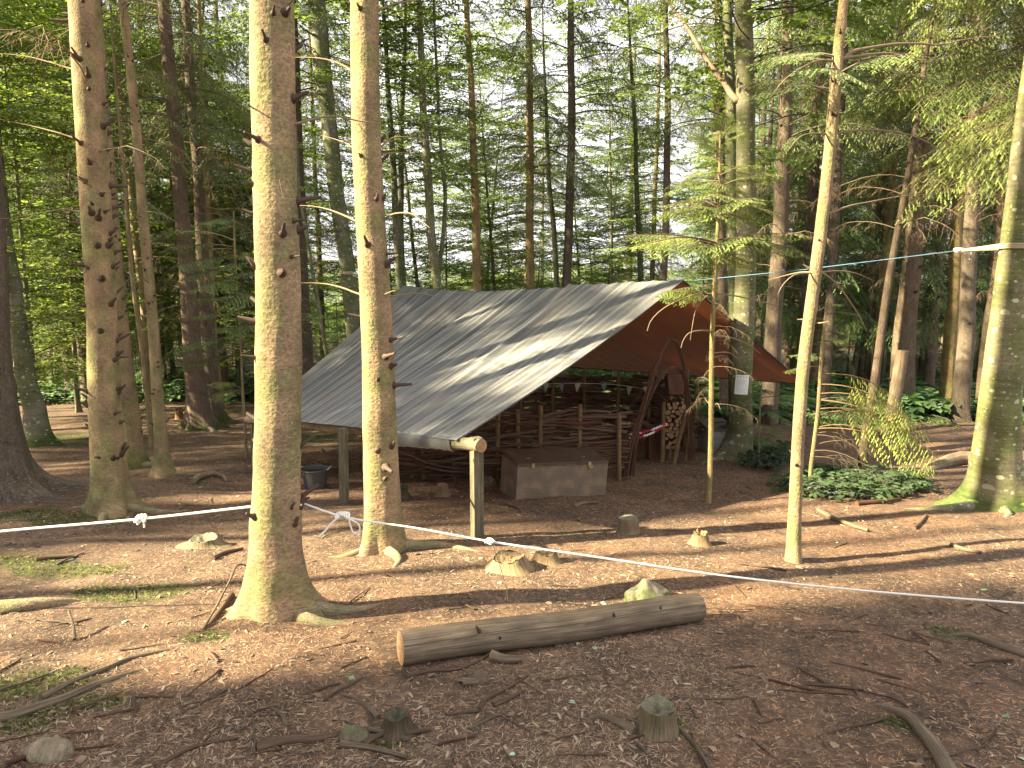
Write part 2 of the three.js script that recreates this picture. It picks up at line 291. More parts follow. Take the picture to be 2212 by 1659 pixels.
function spruceBranch(seed, { L = 1.7, droop = 0.35, hang = 0.8, near = false, dens = 1, bareTo = 0.15 } = {}) {
  const r = rngOf(seed), g = new Tri(), N = 9, pts = [], bark = [0.085, 0.065, 0.045];
  let zz = 0; for (let k = 0; k <= N; k++) { const t = k / N; zz += (r() - 0.5) * 0.05 * L; pts.push(V(L * t, 0.10 * L * Math.sin(t * 2.2) - droop * L * t * t + (t > 0.8 ? 0.04 * L * (t - 0.8) * 5 : 0), zz * t)); }
  g.tube(pts, (t) => 0.012 * (1 - 0.85 * t) * Math.sqrt(L), 4, { cap: false, col: bark });
  const C = new THREE.CatmullRomCurve3(pts), green = () => { const y = r(); return [0.11 + 0.065 * y, 0.175 + 0.06 * y, 0.05 + 0.015 * y]; };
  const ns = Math.round(17 * L * dens);
  for (let k = 0; k < ns; k++) {
    const t = bareTo + (1 - bareTo) * (k + r() * 0.7) / ns, p = C.getPoint(Math.min(t, 0.99)), tg = C.getTangent(Math.min(t, 0.99)), sd = k % 2 ? 1 : -1, sl = (0.14 + 0.36 * Math.sin(Math.PI * clamp(0.2 + t * 0.75)) * (0.6 + 0.6 * r())) * Math.min(1, 0.5 + L * 0.32);
    const d = tg.clone().multiplyScalar(0.6 + 0.3 * r()).add(V(0, -0.1 - hang * (0.3 + 0.5 * r()), sd * (0.75 + 0.3 * r()))).normalize();
    const sp = []; for (let q = 0; q <= 4; q++) sp.push(p.clone().addScaledVector(d, sl * q / 4).add(V(0, -hang * 0.28 * sl * (q / 4) ** 2, 0)));
    g.tube(sp, (u) => 0.0035 * (1 - 0.7 * u), 3, { cap: false, col: bark });
    const SC = new THREE.CatmullRomCurve3(sp), nt = Math.max(3, Math.round(sl / 0.036));
    for (let m = 0; m < nt; m++) {
      const u = (m + 0.4) / nt, q = SC.getPoint(u), tt = SC.getTangent(u), side = V(-tt.z, 0, tt.x).normalize();
      if (r() < 0.1) continue;
      const dd = tt.clone().multiplyScalar(0.8).addScaledVector(side, (m % 2 ? 1 : -1) * (0.5 + 0.3 * r())).add(V(0, -0.15 - 0.3 * hang * r(), 0)).normalize();
      twiglet(g, q, dd, (0.06 + 0.07 * r()) * (1 - 0.3 * u), 0.017, near, green(), r);
    }
    twiglet(g, sp[4], d, 0.09, 0.017, near, green(), r);
  }
  return g.geo();
}
function deadBranch(seed, { L = 1.2, droop = 0.3, n = 9, r0 = 0.009 } = {}) {
  const r = rngOf(seed), g = new Tri(), pts = []; let y = 0, z = 0;
  for (let k = 0; k <= 7; k++) { const t = k / 7; y += (r() - 0.5) * 0.04 * L; z += (r() - 0.5) * 0.06 * L; pts.push(V(L * t, y + 0.12 * L * Math.sin(t * 2) - droop * L * t * t, z)); }
  g.tube(pts, (t) => r0 * (1 - 0.8 * t), 4, { cap: false }); const C = new THREE.CatmullRomCurve3(pts);
  for (let k = 0; k < n; k++) {
    const t = 0.2 + 0.78 * (k + r()) / n, p = C.getPoint(Math.min(0.99, t)), tg = C.getTangent(Math.min(0.99, t)), l = L * (0.12 + 0.22 * r()) * (1.1 - t * 0.5), d = tg.clone().add(V(0, -0.3 - 0.5 * r(), (k % 2 ? 1 : -1) * (0.6 + 0.4 * r()))).normalize(), q = [];
    for (let m = 0; m <= 4; m++) q.push(p.clone().addScaledVector(d, l * m / 4).add(V((r() - 0.5) * 0.02, -0.25 * l * (m / 4) ** 2, (r() - 0.5) * 0.02)));
    g.tube(q, (u) => r0 * 0.38 * (1 - 0.7 * u), 3, { cap: false });
    for (let m = 0; m < 3; m++) { const a = q[1 + m], e = a.clone().add(V((r() - 0.3) * 0.1, -0.05 - 0.08 * r(), (r() - 0.5) * 0.14).multiplyScalar(L)); g.tube([a, a.clone().lerp(e, 0.5).add(V(0.01, 0.01, 0)), e], (u) => r0 * 0.24 * (1 - 0.6 * u), 3, { cap: false }); }
  }
  return g.geo();
}
function leafAt(g, p, d, n, L, W, col) {
  const s = n.clone().cross(d).normalize(), f = 0.12, P = (a, b, h) => [p.x + d.x * L * a + s.x * W * b + n.x * h * L, p.y + d.y * L * a + s.y * W * b + n.y * h * L, p.z + d.z * L * a + s.z * W * b + n.z * h * L];
  const N = [n.x, n.y, n.z], V0 = g.v(...P(0, 0, 0), ...N, 0, 0, ...col), T = g.v(...P(1, 0, -f), ...N, 0, 0, ...col), l1 = g.v(...P(0.3, 0.48, f * 0.8), ...N, 0, 0, ...col), l2 = g.v(...P(0.68, 0.42, f * 0.4), ...N, 0, 0, ...col), r1 = g.v(...P(0.3, -0.48, f * 0.8), ...N, 0, 0, ...col), r2 = g.v(...P(0.68, -0.42, f * 0.4), ...N, 0, 0, ...col), m = g.v(...P(0.5, 0, 0), ...N, 0, 0, ...col);
  g.t(V0, m, l1); g.t(l1, m, l2); g.t(l2, m, T); g.t(V0, r1, m); g.t(r1, r2, m); g.t(r2, T, m);
}
function beechBranch(seed, { L = 1.5, leaf = 0.075, dens = 1, rise = 0.12 } = {}) {
  const r = rngOf(seed), g = new Tri(), pts = [], bark = [0.09, 0.085, 0.07]; let y = 0, z = 0;
  for (let k = 0; k <= 7; k++) { const t = k / 7; z += (r() - 0.5) * 0.1 * L; pts.push(V(L * t, rise * L * Math.sin(t * 2.6) + (r() - 0.5) * 0.03, z)); }
  g.tube(pts, (t) => 0.009 * (1 - 0.85 * t), 4, { cap: false, col: bark }); const C = new THREE.CatmullRomCurve3(pts);
  const leaves = (SC, n, r0) => { for (let m = 0; m < n; m++) { const u = r0 + (1 - r0) * (m + r()) / n, q = SC.getPoint(Math.min(0.995, u)), t = SC.getTangent(Math.min(0.995, u)), sd = m % 2 ? 1 : -1, y = r(); const nn = V((r() - 0.5) * 0.9, 1, (r() - 0.5) * 0.9).normalize(), d = t.clone().multiplyScalar(0.6).add(V(-t.z * sd, -0.15 - 0.2 * r(), t.x * sd)).normalize(); d.addScaledVector(nn, -d.dot(nn)).normalize(); leafAt(g, q, d, nn, leaf * (0.7 + 0.5 * r()), leaf * 0.62, [0.13 + 0.09 * y, 0.22 + 0.08 * y, 0.036 + 0.015 * y]); } };
  const ns = Math.round(9 * dens);
  for (let k = 0; k < ns; k++) {
    const t = 0.18 + 0.8 * (k + r() * 0.6) / ns, p = C.getPoint(t), tg = C.getTangent(t), sd = k % 2 ? 1 : -1, sl = L * (0.5 - 0.3 * t) * (0.7 + 0.5 * r()), d = tg.clone().multiplyScalar(0.7).add(V(-tg.z * sd, 0.05 * (r() - 0.5), tg.x * sd * 0.9)).normalize(), sp = [];
    for (let q = 0; q <= 4; q++) sp.push(p.clone().addScaledVector(d, sl * q / 4).add(V((r() - 0.5) * 0.03, (r() - 0.5) * 0.05 - 0.05 * sl * (q / 4) ** 2, (r() - 0.5) * 0.03)));
    g.tube(sp, (u) => 0.003 * (1 - 0.6 * u), 3, { cap: false, col: bark }); leaves(new THREE.CatmullRomCurve3(sp), Math.round(sl / 0.034), 0.08);
  }
  leaves(C, Math.round(L * 12), 0.35); return g.geo();
}
const PROTO = {
  spruce: [1, 2, 3, 4].map((s) => spruceBranch(100 + s, { L: 1.8, droop: 0.28 + 0.05 * s, hang: 0.7 + 0.15 * s })),
  young: [1, 2, 3].map((s) => spruceBranch(120 + s, { L: 1.0, droop: 0.12, hang: 0.3, near: true, dens: 1.5, bareTo: 0.25 })),
  near: [1, 2].map((s) => spruceBranch(140 + s, { L: 1.6, droop: 0.3, hang: 0.9, near: true, bareTo: 0.3 })),
  dead: [1, 2, 3].map((s) => deadBranch(160 + s, { L: 1.3, droop: 0.2 + 0.1 * s, n: 8 })),
  beech: [1, 2, 3, 4].map((s) => beechBranch(180 + s, {})),
};
const _m = new THREE.Matrix4(), _q = new THREE.Quaternion(), _e = new THREE.Euler();
function orient(pos, az, tilt, roll, s) { _e.set(roll, az, tilt, 'YZX'); _q.setFromEuler(_e); return new THREE.Matrix4().compose(pos, _q.clone(), V(s, s, s)); }
// one crown part: instances of one prototype kind
function crownPart(name, protos, mat, list, parent) {                 // list: [matrix, [r,g,b]]
  const out = [];
  protos.forEach((geo, k) => {
    const mine = list.filter((_, i) => i % protos.length === k); if (!mine.length) return;
    const im = new THREE.InstancedMesh(geo, mat, mine.length); mine.forEach(([m, c], i) => { im.setMatrixAt(i, m); im.setColorAt(i, new THREE.Color().setRGB(...(c || [1, 1, 1]))); });
    im.name = name; im.userData.kind = 'stuff'; im.castShadow = im.receiveShadow = true; parent.add(im); out.push(im);
  });
  return out;
}

// ---------------------------------------------------------------- trunks
function trunkGeo(axis, rad, h, { flare = 0.5, lobes = 4, phase = 0, seg = 28, fine = 7, tile = 0.6, moss = 0, algae = 0, seed = 1, rough = 0.05, tint = [1, 1, 1], lump = 0 } = {}) {
  const g = new Tri(), ys = []; let y = -0.25; while (y < h) { ys.push(y); y += y < 0.9 ? 0.05 : y < fine ? 0.13 : 0.7; } ys.push(h);
  const reps = Math.max(1, Math.round(2 * Math.PI * rad(1) / tile));
  for (const yy of ys) {
    const c = axis(yy), r0 = rad(yy), f = flare * Math.exp(-Math.max(yy, -0.1) / 0.17), f2 = flare * 0.16 * Math.exp(-Math.max(yy, 0) / 0.7);
    for (let j = 0; j <= seg; j++) {
      const a = (j % seg) / seg * 6.283185, lob = Math.max(0, Math.cos((a - phase) * lobes / 2 + 0.5 * Math.sin(a * 2 + phase))) ** 2, nx = Math.cos(a), nz = Math.sin(a);
      let r = r0 * (1 + f * (0.35 + 1.1 * lob) + f2 * (0.5 + lob)) + r0 * rough * (fbm(nx * 1.3 + seed, yy * 1.6, nz * 1.3 + seed, 3) - 0.5) * 2 + r0 * 0.014 * (noise3(nx * 5 + seed, yy * 9, nz * 5) - 0.5);
      if (lump) r += r0 * lump * sm(0.52, 0.75, fbm(nx * 3.1 + seed, yy * 5, nz * 3.1, 3));
      let cr = tint[0], cg = tint[1], cb = tint[2];
      const n = fbm(nx * 2.5 + seed, yy * 2.2, nz * 2.5 + 3, 4);
      if (algae) { const k = algae * sm(0.42, 0.56, n + 0.16 * (-nx * 0.9 + nz * 0.3)); cr *= lerp(1.03, 0.98, k); cg *= lerp(0.94, 1.0, k); cb *= lerp(0.9, 0.84, k); }
      if (moss) { const k = sm(0.0, 0.14, moss * (0.55 + 0.9 * n + 0.25 * lob) - yy - 0.1); cr = lerp(cr, 0.42, k); cg = lerp(cg, 0.62, k); cb = lerp(cb, 0.2, k); }
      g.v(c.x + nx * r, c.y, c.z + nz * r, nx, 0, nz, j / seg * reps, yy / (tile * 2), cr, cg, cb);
    }
  }
  for (let k = 0; k < ys.length - 1; k++) for (let j = 0; j < seg; j++) { const a = k * (seg + 1) + j, b = a + seg + 1; g.t(a, b, a + 1); g.t(a + 1, b, b + 1); }
  const geo = g.geo(true), N = geo.attributes.normal, st = seg + 1;   // close the seam
  for (let k = 0; k < ys.length; k++) { const a = k * st, b = a + seg, x = N.getX(a) + N.getX(b), y2 = N.getY(a) + N.getY(b), z = N.getZ(a) + N.getZ(b), l = Math.hypot(x, y2, z); for (const q of [a, b]) N.setXYZ(q, x / l, y2 / l, z / l); }
  return geo;
}
const stubGeos = [1, 2, 3].map((s) => { const r = rngOf(400 + s), L = 0.012 + 0.026 * s; return new Tri().tube([V(-0.02, 0, 0), V(0.004, 0.001, 0), V(0.012, 0.004, 0), V(L, 0.02 + 0.01 * r(), 0.01 * (r() - 0.5))], (t) => t < 0.2 ? 0.026 : t < 0.4 ? 0.02 : t < 0.7 ? 0.011 : 0.006, 8).geo(); });
const branchMat = M.deadwood;
const lightU = (p) => -p.x * Math.sin(SUN_AZ) - p.z * Math.cos(SUN_AZ);
const lightV = (p) => p.y + Math.tan(SUN_EL) * (p.x * Math.cos(SUN_AZ) - p.z * Math.sin(SUN_AZ));

// a tree from its foot (pixel on the ground or [x, z]) and its stem seen in the photograph: pts [px, py, width px], bottom to top
function tree(o) {
  const foot = o.foot ? gp(...o.foot) : o.depth ? V(0, 0, 0) : V(o.pos[0], G(o.pos[0], -o.pos[1]), -o.pos[1]);
  if (o.depth) { const p = at(o.pts[0][0], o.pts[0][1], o.depth); foot.set(p.x, 0, p.z); }
  foot.y = G(foot.x, foot.z);
  const D = -foot.z, h = o.h || 17, ks = [];
  if (o.pts) for (const [px, py, w] of o.pts) { const p = at(px, py, D); ks.push([p.y - foot.y, p.x - foot.x, pxw(w, p) / 2]); }
  else ks.push([0.5, 0, o.r], [h * 0.5, o.lean || 0, o.r * 0.6]);
  if (o.depth && o.pts.length > 1) { const s = (ks[1][1] - ks[0][1]) / (ks[1][0] - ks[0][0]); foot.x += -s * ks[0][0]; for (const k of ks) k[1] += s * ks[0][0]; foot.y = G(foot.x, foot.z); }
  const first = ks[0], last = ks[ks.length - 1], prev = ks[ks.length - 2] || [0, 0, first[2]];
  const ex = (k) => (y) => {
    if (y <= first[0]) return k === 1 ? first[1] * clamp(y / Math.max(first[0], 0.01), -1, 1) : first[2] + (ks[1] ? (first[2] - ks[1][2]) / Math.max(0.3, ks[1][0] - first[0]) * Math.min(1.5, first[0] - y) * 0.5 : 0);
    for (let i = 1; i < ks.length; i++) if (y <= ks[i][0]) return lerp(ks[i - 1][k], ks[i][k], (y - ks[i - 1][0]) / (ks[i][0] - ks[i - 1][0]));
    const e = y - last[0]; return k === 1 ? last[1] + (last[1] - prev[1]) / (last[0] - prev[0]) * e : Math.max(0.012, last[2] * (1 - e / Math.max(1, h - last[0])) );
  };
  const fx = ex(1), fr = ex(2), seed = foot.x * 3.7 + D, bz = o.leanZ || 0;
  const wv = (y) => 0.012 * Math.sin(y * 0.9 + seed) + 0.008 * Math.sin(y * 2.3 + seed * 2);
  const axis = (y) => V(fx(y) + wv(y), y, wv(y * 0.8 + 3) - bz * y), rad = (y) => Math.max(0.01, fr(y));
  const t = thing(o.name || 'spruce_tree', o.label, o.category || 'tree', o.group, foot);
  const frameTop = 1.6 + D * 0.36 - foot.y + 0.8;
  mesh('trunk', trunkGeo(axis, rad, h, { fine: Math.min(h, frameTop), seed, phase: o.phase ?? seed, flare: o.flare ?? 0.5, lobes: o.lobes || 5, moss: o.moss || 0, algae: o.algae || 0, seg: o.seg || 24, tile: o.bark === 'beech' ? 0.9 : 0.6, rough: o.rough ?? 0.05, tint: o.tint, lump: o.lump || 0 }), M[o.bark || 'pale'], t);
  const r = rngOf(Math.round(seed * 100) + 5);
  for (let k = 0; k < (o.stubs || 0); k++) {                          // knots and broken stubs, in rough whorls
    const y = o.stubY ? lerp(o.stubY[0], o.stubY[1], (Math.floor(k / 3) + 0.35 * r()) / Math.ceil(o.stubs / 3)) : 0.5 + r() * (frameTop - 0.5), a = r() * 6.283, c = axis(y), R0 = rad(y) * 0.99;
    const s = mesh('branch_stub', stubGeos[k % 3], M.stub, t); s.position.set(c.x + Math.cos(a) * R0, y, c.z + Math.sin(a) * R0); s.rotation.set(0, -a, (r() - 0.4) * 0.7, 'YZX'); s.scale.setScalar(clamp(R0 / 0.11, 0.6, 1.25) * (0.7 + 0.7 * r()));
  }
  for (const [ang, len, r0] of o.roots || []) {
    const p = []; for (let k = 0; k <= 7; k++) { const q = k / 7, d = rad(0) * 0.9 + len * q, a = ang + 0.25 * Math.sin(q * 3 + seed) * q, x = Math.cos(a) * d, z = -Math.sin(a) * d; p.push(V(x, G(foot.x + x, foot.z + z) - foot.y + r0 * (0.55 - 1.1 * q), z)); }
    mesh('root', tubeGeo(p, (q) => r0 * (1.25 - q * 0.85), 8, { ureps: 1, vscale: 0.8, wob: 0.15 }), M[o.bark || 'pale'], t);
  }
  for (const b of o.dead || []) {                                     // bare branches along pixels of the photograph, b = [radius px, depth shift, [px,py]...]
    const [w, dz, ...q] = b, n = q.length - 1; const P = q.map(([x, y], i) => at(x, y, D + dz * i / n).sub(foot));
    const y0 = P[0].y, c = axis(y0); P.unshift(P[0].clone().lerp(c, 0.75));
    const rw = pxw(w, at(q[0][0], q[0][1], D));
    mesh('dead_branch', tubeGeo(curve(P, 14), (s) => rw * (1.2 - 0.95 * s), 6, { wob: 0.15 }), branchMat, t);
  }
  t.userData.axis = axis; t.userData.rad = rad; t.userData.foot = foot;
  const info = { t, axis, rad, foot, D, h, r };
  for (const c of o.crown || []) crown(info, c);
  delete t.userData.axis; delete t.userData.rad; delete t.userData.foot;
  return info;
}
// c = { kind, from, to, n, size:[a,b], tilt, tint, keep(pWorld) }
function crown({ t, axis, rad, foot, h, r }, c) {
  const list = [], protos = PROTO[c.kind], [s0, s1] = c.size || [0.7, 1.2];
  for (let k = 0; k < c.n; k++) {
    const q = (k + r()) / c.n, y = lerp(c.from, c.to, q), az = c.az ? lerp(c.az[0], c.az[1], r()) : r() * 6.283, p = axis(y), dirx = Math.cos(az), dirz = -Math.sin(az);
    const taper = c.cone ? lerp(1, 0.22, clamp((y - c.from) / (h - c.from))) : 1, s = lerp(s0, s1, r()) * taper, L = (c.kind === 'young' ? 1 : 1.7) * s;
    p.x += dirx * rad(y) * 0.8; p.z += dirz * rad(y) * 0.8;
    if (c.keep) { let ok = true; for (const f of [0.3, 0.65, 1]) if (!c.keep(V(foot.x + p.x + dirx * L * f, foot.y + p.y - 0.25 * L * f * f, foot.z + p.z + dirz * L * f))) ok = false; if (!ok) continue; }
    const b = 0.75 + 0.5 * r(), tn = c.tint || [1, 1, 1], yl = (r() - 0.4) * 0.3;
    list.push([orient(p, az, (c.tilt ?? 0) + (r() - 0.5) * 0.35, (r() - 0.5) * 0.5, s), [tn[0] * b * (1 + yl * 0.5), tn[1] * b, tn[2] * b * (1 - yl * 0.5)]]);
  }
  const nm = c.kind === 'dead' ? 'dead_branches' : c.kind === 'beech' ? 'leaf_crown' : 'needle_crown';
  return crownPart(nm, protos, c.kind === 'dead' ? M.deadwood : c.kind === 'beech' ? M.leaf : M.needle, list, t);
}
const TOP = (from, n = 46) => ({ kind: 'spruce', from, to: 17, n, size: [0.8, 1.3], cone: true });

// ---------------------------------------------------------------- the trees of the photograph
const K = { bark: 'pale', algae: 1 };
const t1 = tree({ ...K, label: 'thick pale spruce trunk nearest the camera, rough flaking bark above the fallen log', foot: [605, 1322], pts: [[604, 1180, 97], [602, 900, 93], [594, 500, 92], [582, 0, 91]], flare: 0.75, lobes: 5, phase: 0.3, seg: 40, stubs: 62, rough: 0.06, lump: 0.05,
  roots: [[0.15, 0.55, 0.05], [-0.5, 0.4, 0.045], [2.9, 0.3, 0.04]], crown: [TOP(9)],
  dead: [[3.2, 0.35, [640, 267], [678, 257], [723, 251], [778, 262], [823, 267]], [1.6, -0.15, [566, 262], [575, 290], [588, 327], [604, 390], [612, 430]], [3.4, -0.12, [592, 511], [606, 505], [621, 499]], [2.6, -0.25, [556, 240], [540, 228], [528, 222]], [3, -0.1, [615, 15], [630, 3], [640, -12]]] });
const t2 = tree({ ...K, label: 'pale spruce trunk with curved dead side branches in front of the tarp', foot: [826, 1188], pts: [[824, 1060, 76], [812, 700, 66], [800, 380, 61], [789, 0, 60]], flare: 0.7, lobes: 5, phase: 2.2, seg: 36, stubs: 52, moss: 0.12, lump: 0.04,
  roots: [[0.1, 0.75, 0.05], [-1.05, 0.5, 0.04], [-2.4, 0.35, 0.04]], crown: [TOP(9)],
  dead: [[2.4, 0.4, [780, 172], [752, 147], [713, 130], [670, 124], [630, 124]], [2.4, -0.1, [800, 172], [818, 152], [833, 145]], [2.6, 0.5, [815, 322], [840, 302], [860, 296], [903, 299], [933, 304]], [2.1, 0.4, [780, 332], [753, 312], [728, 302], [693, 292]], [1.8, -0.2, [795, 315], [788, 287], [773, 267]], [2.4, 0.3, [832, 332], [865, 330], [918, 338]], [3, 0.3, [818, 20], [853, 8], [903, 0], [950, -6]],
    [2.6, 0.5, [782, 482], [743, 465], [708, 452], [673, 445], [640, 444]], [2.6, -0.3, [818, 485], [840, 466], [863, 460], [890, 462], [908, 475], [928, 492]], [2.5, 0.5, [784, 637], [735, 620], [693, 612], [645, 611]], [2.6, 0.4, [846, 640], [878, 635], [908, 634], [948, 641]], [2.8, -0.2, [818, 645], [833, 635], [853, 627]], [1.5, -0.1, [808, 365], [820, 358], [832, 357]], [2, 0.1, [770, 10], [758, 0], [748, -10]]] });
const t3 = tree({ ...K, label: 'tall pale spruce with dark branch stubs, front trunk of the left cluster', foot: [240, 1105], pts: [[238, 1030, 66], [222, 700, 59], [200, 350, 61], [176, 0, 63]], flare: 0.75, lobes: 5, phase: 1, seg: 32, stubs: 110, moss: 0.16, roots: [[0.0, 0.7, 0.05], [-1.2, 0.5, 0.05], [2.6, 0.5, 0.05]], crown: [TOP(9), { kind: 'dead', from: 3.2, to: 7, n: 14, size: [0.7, 1.2] }],
  dead: [[2.2, 0.5, [186, 460], [140, 452], [90, 460], [30, 470], [-20, 474]], [2.4, 0.4, [212, 605], [180, 598], [150, 596]], [2.2, 0.5, [162, 150], [120, 138], [60, 122], [0, 115]], [2, 0.6, [172, 300], [120, 285], [60, 270], [0, 258]], [2.2, 0.3, [215, 725], [190, 722], [162, 728]], [2.5, -0.2, [188, 318], [182, 308], [176, 302]]] });
tree({ ...K, label: 'pale spruce trunk just behind and right of the front trunk, mossy foot', foot: [293, 1010], pts: [[286, 930, 35], [272, 800, 33], [238, 415, 29], [200, 0, 28]], flare: 0.9, lobes: 4, phase: 0.2, stubs: 84, moss: 0.3, roots: [[-0.2, 0.7, 0.05]], crown: [TOP(8), { kind: 'dead', from: 3.4, to: 8, n: 10 }] });
tree({ ...K, label: 'slim straight pale spruce, third trunk of the left cluster with surface roots', foot: [356, 1028], pts: [[352, 960, 27], [339, 800, 23], [303, 415, 20], [266, 0, 18]], flare: 0.9, lobes: 4, phase: 0, stubs: 66, moss: 0.12, roots: [[0.0, 0.8, 0.03], [3.0, 0.3, 0.03]], crown: [TOP(8), { kind: 'dead', from: 2.5, to: 8, n: 14, size: [0.5, 1] }] });
tree({ bark: 'old', label: 'old brown spruce with wide mossy root flare, left one of the pair', foot: [430, 926], pts: [[425, 840, 40], [405, 600, 33], [388, 415, 29], [362, 100, 27]], flare: 1.1, lobes: 5, phase: 0.7, moss: 0.28, tint: [1.05, 1.0, 0.95], crown: [{ kind: 'spruce', from: 5.5, to: 17, n: 70, size: [0.7, 1.2], cone: true }, { kind: 'dead', from: 2, to: 7, n: 26, size: [0.6, 1.1] }], roots: [[2.6, 0.8, 0.07], [-0.6, 0.8, 0.06]] });
tree({ bark: 'old', label: 'old brown spruce with bright mossy base, right one of the pair', foot: [463, 914], pts: [[459, 830, 31], [440, 600, 27], [429, 415, 23], [404, 50, 19]], flare: 1.1, lobes: 5, phase: 0.2, moss: 0.35, crown: [{ kind: 'spruce', from: 5, to: 17, n: 80, size: [0.7, 1.2], cone: true }, { kind: 'dead', from: 2, to: 6, n: 24, size: [0.6, 1.1] }], roots: [[0.2, 0.8, 0.06]] });
tree({ ...K, label: 'slender brown spruce trunk standing close behind the old pair', depth: 17, pts: [[474, 870, 14], [459, 640, 13], [447, 415, 12], [432, 60, 10]], crown: [{ kind: 'spruce', from: 4, to: 16, n: 60, size: [0.6, 1] }] });
tree({ bark: 'old', label: 'massive dark spruce base cut off by the left picture edge', foot: [0, 1080], pts: [[-14, 990, 122], [-28, 800, 92], [-42, 500, 84], [-60, 200, 80]], flare: 0.95, lobes: 5, phase: 0.2, seg: 36, rough: 0.08, tint: [0.92, 0.95, 0.98], moss: 0.06, roots: [[-0.25, 0.9, 0.07], [0.25, 0.6, 0.06]], crown: [TOP(8)] });
tree({ name: 'beech_tree', bark: 'beech', label: 'leaning lichen-spotted beech at far left with mossy foot', foot: [80, 962], pts: [[72, 880, 42], [57, 830, 37], [34, 680, 34], [8, 480, 30], [-10, 300, 26]], flare: 1.0, lobes: 4, phase: 0, moss: 0.34, crown: [{ kind: 'beech', from: 4.5, to: 13, n: 50, size: [0.9, 1.6] }] });
tree({ ...K, label: 'thin young trunk between the left cluster and the old pair', foot: [326, 965], pts: [[322, 900, 11], [309, 780, 10], [292, 640, 9], [272, 415, 8]], h: 10, flare: 0.3, crown: [{ kind: 'spruce', from: 4, to: 10, n: 30, size: [0.4, 0.7] }] });
tree({ ...K, label: 'pale far trunk seen between the slim spruce and the thin young trunk', depth: 16.5, pts: [[325, 890, 15], [313, 680, 14], [290, 500, 13], [262, 180, 12]], moss: 0.3, crown: [{ kind: 'spruce', from: 5, to: 16, n: 50, size: [0.6, 1.1] }] });
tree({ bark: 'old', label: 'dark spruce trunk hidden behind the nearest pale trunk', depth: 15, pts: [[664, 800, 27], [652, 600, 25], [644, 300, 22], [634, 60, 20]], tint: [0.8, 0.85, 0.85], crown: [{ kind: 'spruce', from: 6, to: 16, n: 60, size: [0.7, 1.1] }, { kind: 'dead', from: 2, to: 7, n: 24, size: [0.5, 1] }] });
const tBack = tree({ name: 'beech_tree', bark: 'beech', label: 'lichen-covered beech holding the back end of the blue ridge rope', depth: 14.5, pts: [[768, 720, 34], [748, 560, 33], [726, 415, 33], [706, 250, 34], [690, 60, 38]], tint: [0.82, 0.88, 0.85], h: 14, crown: [{ kind: 'beech', from: 7, to: 13, n: 50, size: [1, 1.6] }] });
tree({ name: 'beech_tree', bark: 'beech', label: 'spindly crooked sapling leaning beside the rope beech', depth: 13.8, pts: [[712, 800, 9], [700, 740, 9], [678, 600, 8], [664, 500, 8], [646, 420, 7], [640, 300, 6]], h: 8, flare: 0.2, crown: [{ kind: 'beech', from: 1.5, to: 7, n: 26, size: [0.4, 0.8] }] });
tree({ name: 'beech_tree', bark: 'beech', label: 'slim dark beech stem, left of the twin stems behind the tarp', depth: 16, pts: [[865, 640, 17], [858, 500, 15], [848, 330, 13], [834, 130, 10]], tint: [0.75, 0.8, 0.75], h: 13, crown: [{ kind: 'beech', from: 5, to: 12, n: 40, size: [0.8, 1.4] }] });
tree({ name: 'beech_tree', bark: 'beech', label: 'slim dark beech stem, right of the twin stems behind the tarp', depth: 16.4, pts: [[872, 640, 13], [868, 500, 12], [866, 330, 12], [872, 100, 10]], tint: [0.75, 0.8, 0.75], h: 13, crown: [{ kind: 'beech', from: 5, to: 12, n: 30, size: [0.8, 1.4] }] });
tree({ name: 'beech_tree', bark: 'beech', label: 'pale mottled beech behind the left end of the ridge', depth: 15.5, pts: [[945, 630, 20], [930, 500, 19], [920, 330, 17], [908, 60, 13]], h: 13, crown: [{ kind: 'beech', from: 5, to: 12, n: 46, size: [0.8, 1.5] }] });
tree({ name: 'beech_tree', bark: 'beech', label: 'thin forked beech stem right of the pale mottled beech', depth: 15.8, pts: [[948, 600, 9], [958, 500, 9], [962, 420, 8], [945, 250, 7], [940, 60, 6]], tint: [0.8, 0.85, 0.8], h: 11, crown: [{ kind: 'beech', from: 5, to: 10, n: 20, size: [0.7, 1.2] }] });
tree({ ...K, label: 'straight red-brown spruce in gap behind tarp, leftmost of four', depth: 17, pts: [[1032, 620, 18], [1026, 400, 16], [1017, 200, 14], [1009, 20, 12]], tint: [0.95, 0.88, 0.8], stubs: 14, crown: [{ kind: 'spruce', from: 8, to: 16, n: 34, size: [0.7, 1.1] }, { kind: 'dead', from: 3, to: 8, n: 12, size: [0.4, 0.8] }] });
tree({ ...K, label: 'straight brown spruce behind the ridge, second of four', depth: 17.5, pts: [[1145, 620, 18], [1146, 415, 17], [1144, 200, 15], [1140, 20, 13]], tint: [0.9, 0.84, 0.78], stubs: 12, crown: [{ kind: 'spruce', from: 5.5, to: 16, n: 50, size: [0.7, 1.2] }, { kind: 'dead', from: 3, to: 7, n: 12, size: [0.4, 0.8] }] });
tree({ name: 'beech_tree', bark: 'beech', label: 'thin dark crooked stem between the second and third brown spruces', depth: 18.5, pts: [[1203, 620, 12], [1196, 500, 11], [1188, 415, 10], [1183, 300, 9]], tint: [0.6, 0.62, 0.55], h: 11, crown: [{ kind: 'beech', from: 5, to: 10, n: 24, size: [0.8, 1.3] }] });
tree({ bark: 'old', label: 'dark spruce behind the ridge middle, third of four', depth: 17, pts: [[1224, 620, 19], [1231, 415, 18], [1235, 200, 16], [1234, 60, 14]], tint: [0.72, 0.75, 0.72], stubs: 10, crown: [{ kind: 'spruce', from: 5, to: 16, n: 60, size: [0.7, 1.3] }] });
